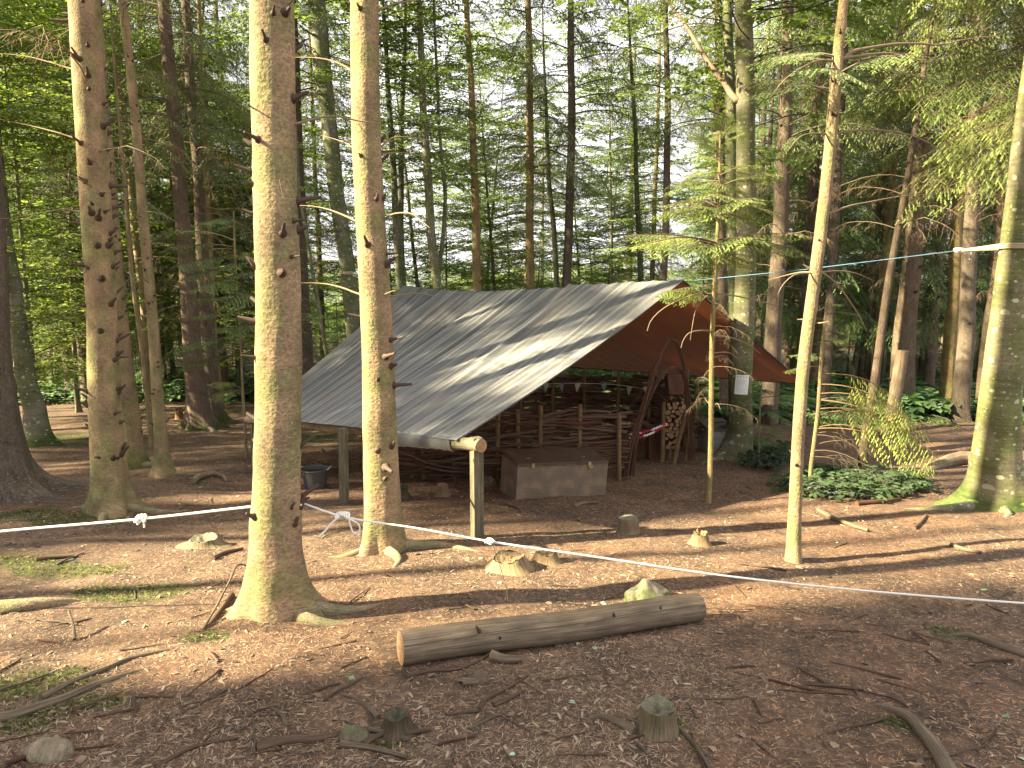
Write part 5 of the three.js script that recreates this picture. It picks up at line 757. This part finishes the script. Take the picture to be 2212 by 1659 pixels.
function stump(label, px, py, w, h, { top = 'flat', mossy = 0, mat = M.log, cut = M.cutGrey, tint = [1, 1, 1], flare = 0.35, jag = 0, seed = 1, name = 'tree_stump' } = {}) {
  const p = gp(px, py), t = thing(name, label, 'stump', null, p), R0 = pxw(w, p) / 2, H = pxw(h, p), g = new Tri(), seg = 28, rows = 10;
  const rf = (a, y) => R0 * (1 + flare * Math.exp(-y / (H * 0.3)) * (0.6 + 0.8 * Math.max(0, Math.cos(a * 2 + seed))) + 0.14 * (fbm(Math.cos(a) * 2 + seed, y * 12, Math.sin(a) * 2, 3) - 0.5)), hf = (a) => H * (1 - (jag ? jag * (0.75 * fbm(Math.cos(a) * 0.9 + seed * 3, seed, Math.sin(a) * 0.9, 2) + 0.35 * noise3(Math.cos(a) * 4.5 + seed, seed, Math.sin(a) * 4.5)) : 0.06 * Math.sin(a + seed)));
  for (let k = 0; k <= rows; k++) for (let j = 0; j <= seg; j++) { const a = (j % seg) / seg * 6.2832, y = lerp(-0.06, hf(a), k / rows), r = rf(a, Math.max(0, y)) * (k === rows ? 0.97 : 1) * (0.86 + 0.14 * (1 - k / rows)), n = fbm(Math.cos(a) * 4 + seed, y * 20, Math.sin(a) * 4, 3), m = mossy * sm(0.4, 0.6, n + 0.15 * (y / H - 0.5)); g.v(Math.cos(a) * r, y, Math.sin(a) * r, Math.cos(a), 0, Math.sin(a), j / seg * 2, y * 2, tint[0] * lerp(1, 0.5, m), tint[1] * lerp(1, 0.78, m), tint[2] * lerp(1, 0.3, m)); }
  for (let k = 0; k < rows; k++) for (let j = 0; j < seg; j++) { const a = k * (seg + 1) + j, b = a + seg + 1; g.t(a, b, a + 1); g.t(a + 1, b, b + 1); }
  mesh('side', g.geo(true), mat, t);
  const c = new Tri(), rings = 6; for (let k = 0; k <= rings; k++) for (let j = 0; j <= seg; j++) { const a = (j % seg) / seg * 6.2832, q = 1 - k / rings, r = rf(a, H) * 0.835 * q, y = lerp(H * (jag ? 0.45 : 0.97), hf(a), q) + (jag ? H * 0.25 * (fbm(Math.cos(a) * q * 6 + seed, 2, Math.sin(a) * q * 6, 2) - 0.5) : 0.004 * (noise3(Math.cos(a) * q * 9, seed, Math.sin(a) * q * 9) - 0.5)), m = mossy * sm(0.45, 0.6, fbm(Math.cos(a) * q * 3 + seed * 2, 5, Math.sin(a) * q * 3, 3)); c.v(Math.cos(a) * r, y, Math.sin(a) * r, 0, 1, 0, 0.5 + 0.48 * q * Math.cos(a), 0.5 + 0.48 * q * Math.sin(a), tint[0] * lerp(1, 0.45, m), tint[1] * lerp(1, 0.75, m), tint[2] * lerp(1, 0.25, m)); }
  for (let k = 0; k < rings; k++) for (let j = 0; j < seg; j++) { const a = k * (seg + 1) + j, b = a + seg + 1; c.t(a, b, a + 1); c.t(a + 1, b, b + 1); }
  mesh('top', c.geo(true), cut, t); return t;
}
stump('short stump with moss on its cracked top, foreground right of centre', 1420, 1574, 84, 62, { mossy: 0.35, tint: [0.92, 0.9, 0.78], seed: 2, flare: 0.35, jag: 0.28 });
stump('dark rotten stump in the foreground below the log', 858, 1574, 62, 42, { mossy: 0.5, tint: [0.42, 0.38, 0.32], seed: 3, jag: 0.3, flare: 0.6 });
stump('low flat-topped stump in front of the storage chest', 1356, 1150, 50, 34, { seed: 4, tint: [0.95, 0.95, 0.85], flare: 0.2 });
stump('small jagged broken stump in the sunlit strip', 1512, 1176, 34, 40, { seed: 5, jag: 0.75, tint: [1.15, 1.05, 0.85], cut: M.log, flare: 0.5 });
stump('flat old stump with root spurs right of the left trunk cluster', 442, 1180, 62, 24, { seed: 6, jag: 0.35, tint: [1, 0.98, 0.85], flare: 0.9 });
stump('pale little stump under the front tarp edge', 956, 1072, 26, 26, { seed: 7, tint: [1.1, 1, 0.9], flare: 0.4, cut: M.cut });
stump('mossy dark stump showing beside the pale front trunk', 868, 1077, 30, 34, { seed: 8, mossy: 1, jag: 0.5, tint: [0.5, 0.48, 0.4], flare: 0.5 });
stump('crumbling brown stump behind the bucket', 690, 1016, 46, 30, { seed: 9, jag: 0.7, tint: [0.8, 0.68, 0.58], cut: M.log, flare: 0.5 });
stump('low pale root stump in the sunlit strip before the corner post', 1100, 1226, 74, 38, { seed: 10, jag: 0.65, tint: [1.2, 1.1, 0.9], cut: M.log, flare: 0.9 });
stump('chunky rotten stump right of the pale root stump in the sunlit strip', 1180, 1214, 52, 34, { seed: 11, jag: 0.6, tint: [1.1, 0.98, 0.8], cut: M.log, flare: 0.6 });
stump('splintered reddish stump far behind the left cluster', 388, 905, 16, 32, { seed: 12, jag: 0.6, tint: [0.9, 0.65, 0.5], cut: M.log, flare: 0.3 });
{ // cut leaning post behind on the right
  const a = gp(1921, 932), b = at(1950, 757, -a.z), t = thing('cut_post', 'leaning cut-off post with bright sunlit upper end before the large spruce', 'post', null, a), e = b.clone().sub(a); mesh('stem', tubeGeo([e.clone().multiplyScalar(-0.1), e.clone().multiplyScalar(0.3), e.clone().multiplyScalar(0.7), e], (s) => pxw(13, a) * (1.05 - 0.15 * s), 16, { vscale: 1, ureps: 1, wob: 0.06 }), M.log, t);
}
function stone(label, px, py, w, h, seed, { tint = [1, 1, 1], peak = 0, dep = 0.8, mossy = 0, sink = 0.2 } = {}) {
  const p = gp(px, py), R0 = pxw(w, p) / 2, H = pxw(h, p), g = (() => { const i = new THREE.IcosahedronGeometry(1, 12); i.deleteAttribute('normal'); i.deleteAttribute('uv'); const m = mergeVertices(i); m.setAttribute('uv', new THREE.Float32BufferAttribute(new Float32Array(m.attributes.position.count * 2), 2)); return m; })(), q = g.attributes.position, c = new Float32Array(q.count * 3);
  for (let i = 0; i < q.count; i++) { const v = V(q.getX(i), q.getY(i), q.getZ(i)), n = fbm(v.x * 1.4 + seed, v.y * 1.4, v.z * 1.4, 4), k = 0.72 + 0.5 * n + 0.07 * (fbm(v.x * 6 + seed, v.y * 6, v.z * 6, 3) - 0.5), m = mossy * sm(0.5, 0.62, fbm(v.x * 2 + seed, v.y * 2 + 9, v.z * 2, 3)); const pk = peak ? 1 - peak * Math.abs(v.x + 0.1) * clamp(v.y) : 1; q.setXYZ(i, v.x * R0 * k, v.y * H * (1 - sink / 2) * k * pk, v.z * R0 * dep * k); c.set([tint[0] * lerp(1, 0.5, m), tint[1] * lerp(1, 0.8, m), tint[2] * lerp(1, 0.3, m)], i * 3); }
  g.setAttribute('color', new THREE.BufferAttribute(c, 3)); g.computeVertexNormals(); const uv = g.attributes.uv; for (let i = 0; i < uv.count; i++) uv.setXY(i, q.getX(i) * 4, (q.getY(i) + q.getZ(i)) * 4);
  const m = mesh('stone', g, M.stone); m.position.copy(p).add(V(0, H * sink * 0.5, -R0 * 0.3)); tag(m, label, 'stone'); return m;
}
stone('pointed grey stone with moss behind the fallen log', 1402, 1303, 112, 46, 3, { peak: 0.75, mossy: 0.7, dep: 0.6, tint: [0.95, 0.93, 0.82] });
stone('round pale stone beside the storage chest', 1053, 1048, 36, 20, 5, { tint: [0.85, 0.72, 0.6] });
stone('half buried pale stone near the bottom left corner', 95, 1640, 110, 34, 7, { tint: [1.1, 1.0, 0.85], dep: 0.7, sink: 0 });
stone('grey earth-covered stone below the dark rotten stump', 762, 1602, 66, 28, 8, { tint: [0.7, 0.66, 0.6], mossy: 0.5, sink: 0 });
stone('small dark stone among the twigs below the log', 1035, 1476, 44, 26, 9, { tint: [0.62, 0.5, 0.4] });
stone('small mossy stone left of the front trunk cluster', 128, 1046, 13, 9, 10, { mossy: 1 });
stone('small pale stone behind the bucket', 696, 978, 9, 9, 11, { tint: [1.2, 1.1, 0.95] });
// roots lying open on the ground: [label, width px, [px,py]...]
const GR = (pts, lift = 0) => pts.map(([x, y]) => { const p = gp(x, y); p.y += lift; return p; });
function rootThing(label, w, pts, mat = M.log, o = {}) { const c = curve(GR(pts), pts.length * 6), W = pxw(w, gp(...pts[0])); c.forEach((p, k) => { p.y = G(p.x, p.z) + W * 0.22 * (o.lift ?? 1) - W * 0.5 * (k / (c.length - 1)) ** 4; }); tag(mesh(o.name || 'surface_root', tubeGeo(c, (s) => W * 0.5 * (1 - 0.55 * s), 9, { vscale: 1.2, wob: 0.14 }), mat), label, o.cat || 'root'); }
rootThing('long curved root crossing the lower left corner', 26, [[-30, 1560], [30, 1550], [120, 1520], [190, 1490], [250, 1465], [330, 1440]]);
rootThing('thin root above the long curved root at lower left', 15, [[90, 1512], [150, 1478], [220, 1450], [280, 1425], [360, 1405], [420, 1395]]);
rootThing('thick mossy root entering from the left edge', 40, [[-40, 1325], [40, 1318], [110, 1308], [180, 1296]], M.pale);
rootThing('pale crooked root running into the bottom right corner', 40, [[2060, 1690], [2030, 1640], [1990, 1585], [1955, 1550], [1905, 1528], [1880, 1520]]);
rootThing('mossy root ridge at the right edge', 22, [[2240, 1425], [2160, 1400], [2090, 1375], [2040, 1370]]);
rootThing('root snaking along the bottom edge left of the dark stump', 24, [[556, 1618], [620, 1604], [680, 1600], [720, 1590], [755, 1575]], M.stick);
rootThing('bent root sticking out left of the dark rotten stump', 13, [[818, 1552], [800, 1535], [775, 1515], [745, 1502], [728, 1497]]);
rootThing('short bent root left of the dark stump, farther away', 10, [[620, 1572], [608, 1545], [585, 1530], [555, 1518]]);
rootThing('forked root beside the mossy stump', 22, [[1372, 1585], [1335, 1565], [1300, 1550], [1262, 1555]]);
rootThing('arched root under the left trunk cluster', 14, [[418, 1048], [436, 1036], [460, 1030], [480, 1034], [490, 1042]], M.pale, { lift: 3 });
rootThing('broad grey root before the right beech', 42, [[2140, 1012], [2090, 1000], [2050, 1004], [2020, 1012], [1985, 1016]], M.log);
rootThing('pale root running down from the nearest trunk through the needles', 16, [[500, 1290], [470, 1330], [440, 1362]], M.stick);

// sticks
function stick(label, w, pts, mat, o = {}) { const P = GR(pts), W = pxw(w, P[0]) / 2; P.forEach((p, k) => p.y += W * 0.8 + (o.lift ? o.lift[k] || 0 : 0)); tag(mesh(o.name || 'stick', tubeGeo(curve(P, Math.max(6, pts.length * 4)), (s) => W * (1.1 - 0.45 * s), 7, { vscale: 1.5, wob: 0.14 }), mat || M.stick), label, 'stick', o.group); }
stick('thick straight pale stick lying lowest below the dark stump', 15, [[736, 1612], [800, 1620], [880, 1640]], M.log);
stick('dark broken stick right of the dark stump top', 13, [[860, 1588], [895, 1585], [930, 1580]]);
stick('pale stick crossing in front of the dark stump', 12, [[798, 1580], [840, 1588], [885, 1600]], M.log);
stick('short slanting stick leaning between stump and stone', 15, [[785, 1614], [805, 1600], [830, 1590]]);
stick('long forked stick parallel to the fallen log', 8, [[880, 1462], [930, 1452], [985, 1448], [1030, 1432], [1060, 1412]]);
stick('bent stick below the log pointing down', 9, [[1037, 1536], [1048, 1515], [1080, 1497], [1120, 1475], [1140, 1460]]);
stick('dark curved stick under the bent stick', 10, [[1066, 1526], [1100, 1512], [1130, 1495]]);
stick('peeled branch piece near the log middle', 18, [[1000, 1480], [1030, 1478], [1058, 1472]], M.log, { });
stick('short log piece tucked under the fallen log', 24, [[1062, 1425], [1090, 1432], [1128, 1432]], M.log);
stick('thin dark stick left of the sunlit strip', 10, [[460, 1210], [490, 1196], [525, 1188]]);
stick('dark stick lying left below the barrier rope', 11, [[78, 1212], [110, 1208], [160, 1204]]);
stick('long thin stick at the lower left corner', 12, [[-20, 1672], [50, 1640], [110, 1610], [150, 1595]]);
stick('long dark stick along the bottom left', 10, [[335, 1660], [390, 1630], [440, 1610], [515, 1597]]);
stick('thin stick before the right beech', 8, [[1974, 1144], [1988, 1132], [2001, 1115]]);
stick('long pale curved stick right of the slim greenish stem', 10, [[1767, 1104], [1790, 1118], [1830, 1135], [1875, 1150]], M.log);
stick('dark brown stick on the edge of the bramble patch', 11, [[1850, 1092], [1900, 1088], [1945, 1082]], M.redstick);
stick('pale stick in the shade right of the slim stem foot', 9, [[2055, 1180], [2085, 1190], [2120, 1197]], M.log);
stick('thin pale stick in the foreground right of the mossy stump', 9, [[1465, 1574], [1495, 1605], [1520, 1640], [1540, 1680]], M.log);
stick('dark stick left of the lower right root', 9, [[1745, 1480], [1790, 1484], [1865, 1492]], M.stick);
stick('slender forked twig low at the bottom right', 6, [[1660, 1470], [1740, 1490], [1800, 1500], [1830, 1502]], M.redstick);
stick('short stick standing up out of the sunlit needles', 8, [[161, 1384], [160, 1372], [152, 1358]], M.log, { lift: [0, 0.05, 0.1] });
stick('tall thin bent twig rising beside the nearest trunk', 6, [[438, 1362], [470, 1330], [500, 1300], [520, 1282], [545, 1276]], M.log, { lift: [0, 0.06, 0.14, 0.2, 0.16] });
stick('stick in front of the storage chest corner', 9, [[1098, 1092], [1112, 1096], [1130, 1108]], M.log);
stick('pale wood chip stick right of the chest', 10, [[1240, 1098], [1260, 1090], [1290, 1088]], M.log);
{
  const r = rngOf(55); let n = 0;
  const pool = []; for (let k = 0; k < 10; k++) { const q = rngOf(800 + k), L = 0.14 + 0.3 * q(); pool.push(stickGeo(k, L, 0.004 + 0.006 * q(), 0.002 + 0.004 * q())); }
  while (n < 170) { const px = rr(-20, 2232, r), py = 1010 + 660 * Math.pow(r(), 0.8), p = gp(px, py); if (-p.z > 11) continue; const m = mesh('fallen_stick', pool[n % 10], r() < 0.45 ? M.stick : r() < 0.6 ? M.log : M.redstick); m.position.set(p.x, p.y + 0.006, p.z); const nx = (G(p.x + 0.1, p.z) - G(p.x - 0.1, p.z)) / 0.2, nz = (G(p.x, p.z + 0.1) - G(p.x, p.z - 0.1)) / 0.2, a = r() * 6.28; m.rotation.set(0, a, Math.atan(nx * Math.cos(a) - nz * Math.sin(a)) + (r() - 0.5) * 0.06, 'YZX'); m.scale.setScalar(0.45 + 0.5 * r()); tag(m, 'small dry stick lying on the needle floor', 'stick', 'small sticks scattered on the ground'); n++; }
}

// ---------------------------------------------------------------- litter, moss and low plants
{
  const r = rngOf(66), g1 = () => { const g = new Tri(), n = 3; for (let k = 0; k <= n; k++) { const t = k / n - 0.5, y = 0.10 * (0.25 - t * t) + 0.01; for (const s of [-1, 1]) g.v(t, y, s * 0.055 * (1 - Math.abs(t) * 1.3), 0, 1, 0, 0, 0); } for (let k = 0; k < n; k++) { const a = k * 2; g.t(a, a + 1, a + 2); g.t(a + 1, a + 3, a + 2); } return g.geo(true); };
  const needle = g1(), chip = (() => { const g = new THREE.BoxGeometry(1, 0.1, 0.34, 2, 1, 1), p = g.attributes.position; for (let i = 0; i < p.count; i++) { const x = p.getX(i), z = p.getZ(i); p.setXYZ(i, x + 0.25 * z, p.getY(i) + 0.12 * (0.25 - x * x), z * (1 - 0.9 * Math.abs(x - 0.12)) + 0.1 * Math.sin(x * 5)); } g.computeVertexNormals(); return g; })(), leafG = (() => { const g = new Tri(); leafAt(g, V(-0.5, 0, 0), V(1, 0, 0), V(0, 1, 0), 1, 0.6, [1, 1, 1]); return g.geo(true); })();
  for (const g of [chip]) g.setAttribute('color', new THREE.Float32BufferAttribute(new Float32Array(g.attributes.position.count * 3).fill(1), 3));
  const lm = std({ vertexColors: true, side: THREE.DoubleSide });
  const scatter = (name, geo, mat, n, s0, s1, cols, dMin, dMax, pw, tiltR, label, accept) => {
    const im = new THREE.InstancedMesh(geo, mat, n); let k = 0, tries = 0; while (k < n && tries++ < n * 20) { const d = dMin + (dMax - dMin) * Math.pow(r(), pw), x = (r() * 2 - 1) * (0.5 + 0.8 * d), z = -d; if (accept && !accept(x, z)) continue; const c = cols[Math.floor(r() * cols.length)], b = 0.7 + 0.6 * r(), s = rr(s0, s1, r); const m = orient(V(x, G(x, z) + s * 0.05, z), r() * 6.28, (r() - 0.5) * tiltR - 0.0, (r() - 0.5) * tiltR, s); im.setMatrixAt(k, m); im.setColorAt(k, new THREE.Color().setRGB(c[0] * b, c[1] * b, c[2] * b)); k++; }
    im.count = k; im.name = name; im.castShadow = im.receiveShadow = true; tag(im, label, 'litter', null, 'stuff'); scene.add(im);
  };
  const patch = (x, z) => fbm(x * 1.2 + 5, z * 1.2, 4, 3) > 0.36 + 0.2 * r();
  scatter('needle_litter', needle, lm, 110000, 0.012, 0.042, [[0.22, 0.145, 0.095], [0.12, 0.078, 0.055], [0.27, 0.19, 0.125], [0.36, 0.27, 0.18]], 1.9, 15, 1.5, 0.7, 'dry needles and bark shreds strewn over the forest floor', patch);
  scatter('wood_chips', chip, lm, 4200, 0.012, 0.045, [[0.28, 0.2, 0.13], [0.2, 0.14, 0.09], [0.34, 0.26, 0.17]], 1.9, 14, 1.5, 0.6, 'small wood chips and bark pieces on the ground', patch);
  scatter('dead_leaves', leafG, lm, 1000, 0.025, 0.06, [[0.18, 0.115, 0.075], [0.22, 0.15, 0.1], [0.14, 0.1, 0.075]], 1.9, 14, 1.6, 0.9, 'brown fallen leaves lying among the needles');
  scatter('green_leaves', leafG, std({ vertexColors: true, side: THREE.DoubleSide }), 40, 0.03, 0.055, [[0.2, 0.32, 0.2], [0.3, 0.4, 0.27]], 2, 9, 1.6, 0.6, 'few fresh green leaves fallen on the brown floor');
  const tuft = (() => { const g = new Tri(), q = rngOf(3); for (let k = 0; k < 16; k++) { const a = q() * 6.28, d = q() * 0.6, h = 0.25 + 0.4 * q(), x = Math.cos(a) * d, z = Math.sin(a) * d, b = q() * 6.28; const i = g.v(x + 0.07 * Math.cos(b), 0, z + 0.07 * Math.sin(b), 0, 1, 0), j = g.v(x - 0.07 * Math.cos(b), 0, z - 0.07 * Math.sin(b), 0, 1, 0), l = g.v(x + 0.2 * (q() - 0.5), h, z + 0.2 * (q() - 0.5), 0, 1, 0); g.t(i, j, l); } return g.geo(); })();
  scatter('moss', tuft, lm, 11000, 0.008, 0.022, [[0.15, 0.21, 0.045], [0.19, 0.25, 0.055], [0.12, 0.17, 0.04]], 1.9, 18, 1.1, 0.2, 'patches of short green moss on the ground at left', (x, z) => mossAt(x, z) > 0.36 + 0.5 * fbm(x * 3.1, z * 3.1, 2, 4));
  // brambles, ivy and ferny undergrowth: leaves on short stems
  const spray = [1, 2].map((s) => { const q = rngOf(900 + s), g = new Tri(); for (let k = 0; k < 7; k++) { const a = q() * 6.28, L = 0.1 + 0.16 * q(), e = V(Math.cos(a) * L, 0.07 + 0.14 * q(), Math.sin(a) * L); g.tube([V(0, -0.02, 0), e.clone().multiplyScalar(0.5).add(V(0, 0.05, 0)), e], 0.0025, 3, { cap: false, col: [0.10, 0.09, 0.05] }); for (let m = 0; m < 3; m++) { const b = a + (m - 1) * 1.0, d = V(Math.cos(b), -0.2, Math.sin(b)).normalize(), n = V((q() - 0.5) * 0.6, 1, (q() - 0.5) * 0.6).normalize(); d.addScaledVector(n, -d.dot(n)).normalize(); const y = q(); leafAt(g, e, d, n, 0.085 + 0.04 * q(), 0.07, [0.055 + 0.05 * y, 0.12 + 0.07 * y, 0.035 + 0.02 * y]); } } return g.geo(); });
  const patchOf = (name, label, cat, n, pick, s0, s1, tint, protos = spray) => { const t = thing(name, label, cat); t.userData.kind = 'stuff'; const L = []; for (let k = 0; k < n; k++) { const p = pick(); p.y = G(p.x, p.z); const b = 0.7 + 0.6 * r(); L.push([orient(p, r() * 6.28, (r() - 0.5) * 0.4, (r() - 0.5) * 0.4, rr(s0, s1, r)), tint.map((c) => c * b)]); } crownPart('foliage', protos, M.leaf, L, t); };
  const inPx = (x0, x1, y0, y1) => () => { for (;;) { const u = r() * 2 - 1, v = r() * 2 - 1; if (u * u + v * v < 1) return gp((x0 + x1) / 2 + u * (x1 - x0) / 2, (y0 + y1) / 2 + v * (y1 - y0) / 2); } };
  patchOf('bramble_patch', 'low bramble patch with broad green leaves right of the slim stem', 'brambles', 130, inPx(1700, 1990, 1022, 1084), 0.5, 0.9, [1, 1, 1]);
  patchOf('ivy', 'dark ivy climbing round the foot of the notice beech', 'ivy', 70, inPx(1600, 1700, 960, 1018), 0.45, 0.75, [0.5, 0.6, 0.55]);
  patchOf('undergrowth', 'band of green undergrowth behind the clearing on the right', 'undergrowth', 2200, () => { const d = rr(14.8, 24, r), px = rr(1560, 2300, r); return V((px - 1106) / FPX * d, 0, -d); }, 1.2, 2.4, [1.4, 1.6, 1.2], [...spray, ...PROTO.young.slice(0, 1)]);
  patchOf('undergrowth', 'green undergrowth band behind the left trunk clusters', 'undergrowth', 700, () => { const d = rr(18, 27, r), px = rr(-100, 760, r); return V((px - 1106) / FPX * d, 0, -d); }, 1.0, 2.2, [1.1, 1.25, 1], [...spray, ...PROTO.young.slice(0, 1)]);
  patchOf('undergrowth', 'undergrowth seen behind the shelter between tarp and ground', 'undergrowth', 600, () => { const d = rr(17.5, 26, r), px = rr(760, 1600, r); return V((px - 1106) / FPX * d, 0, -d); }, 1.2, 2.8, [1.4, 1.5, 1], [...spray, ...PROTO.young.slice(0, 1)]);
}
renderer.render(scene, camera);
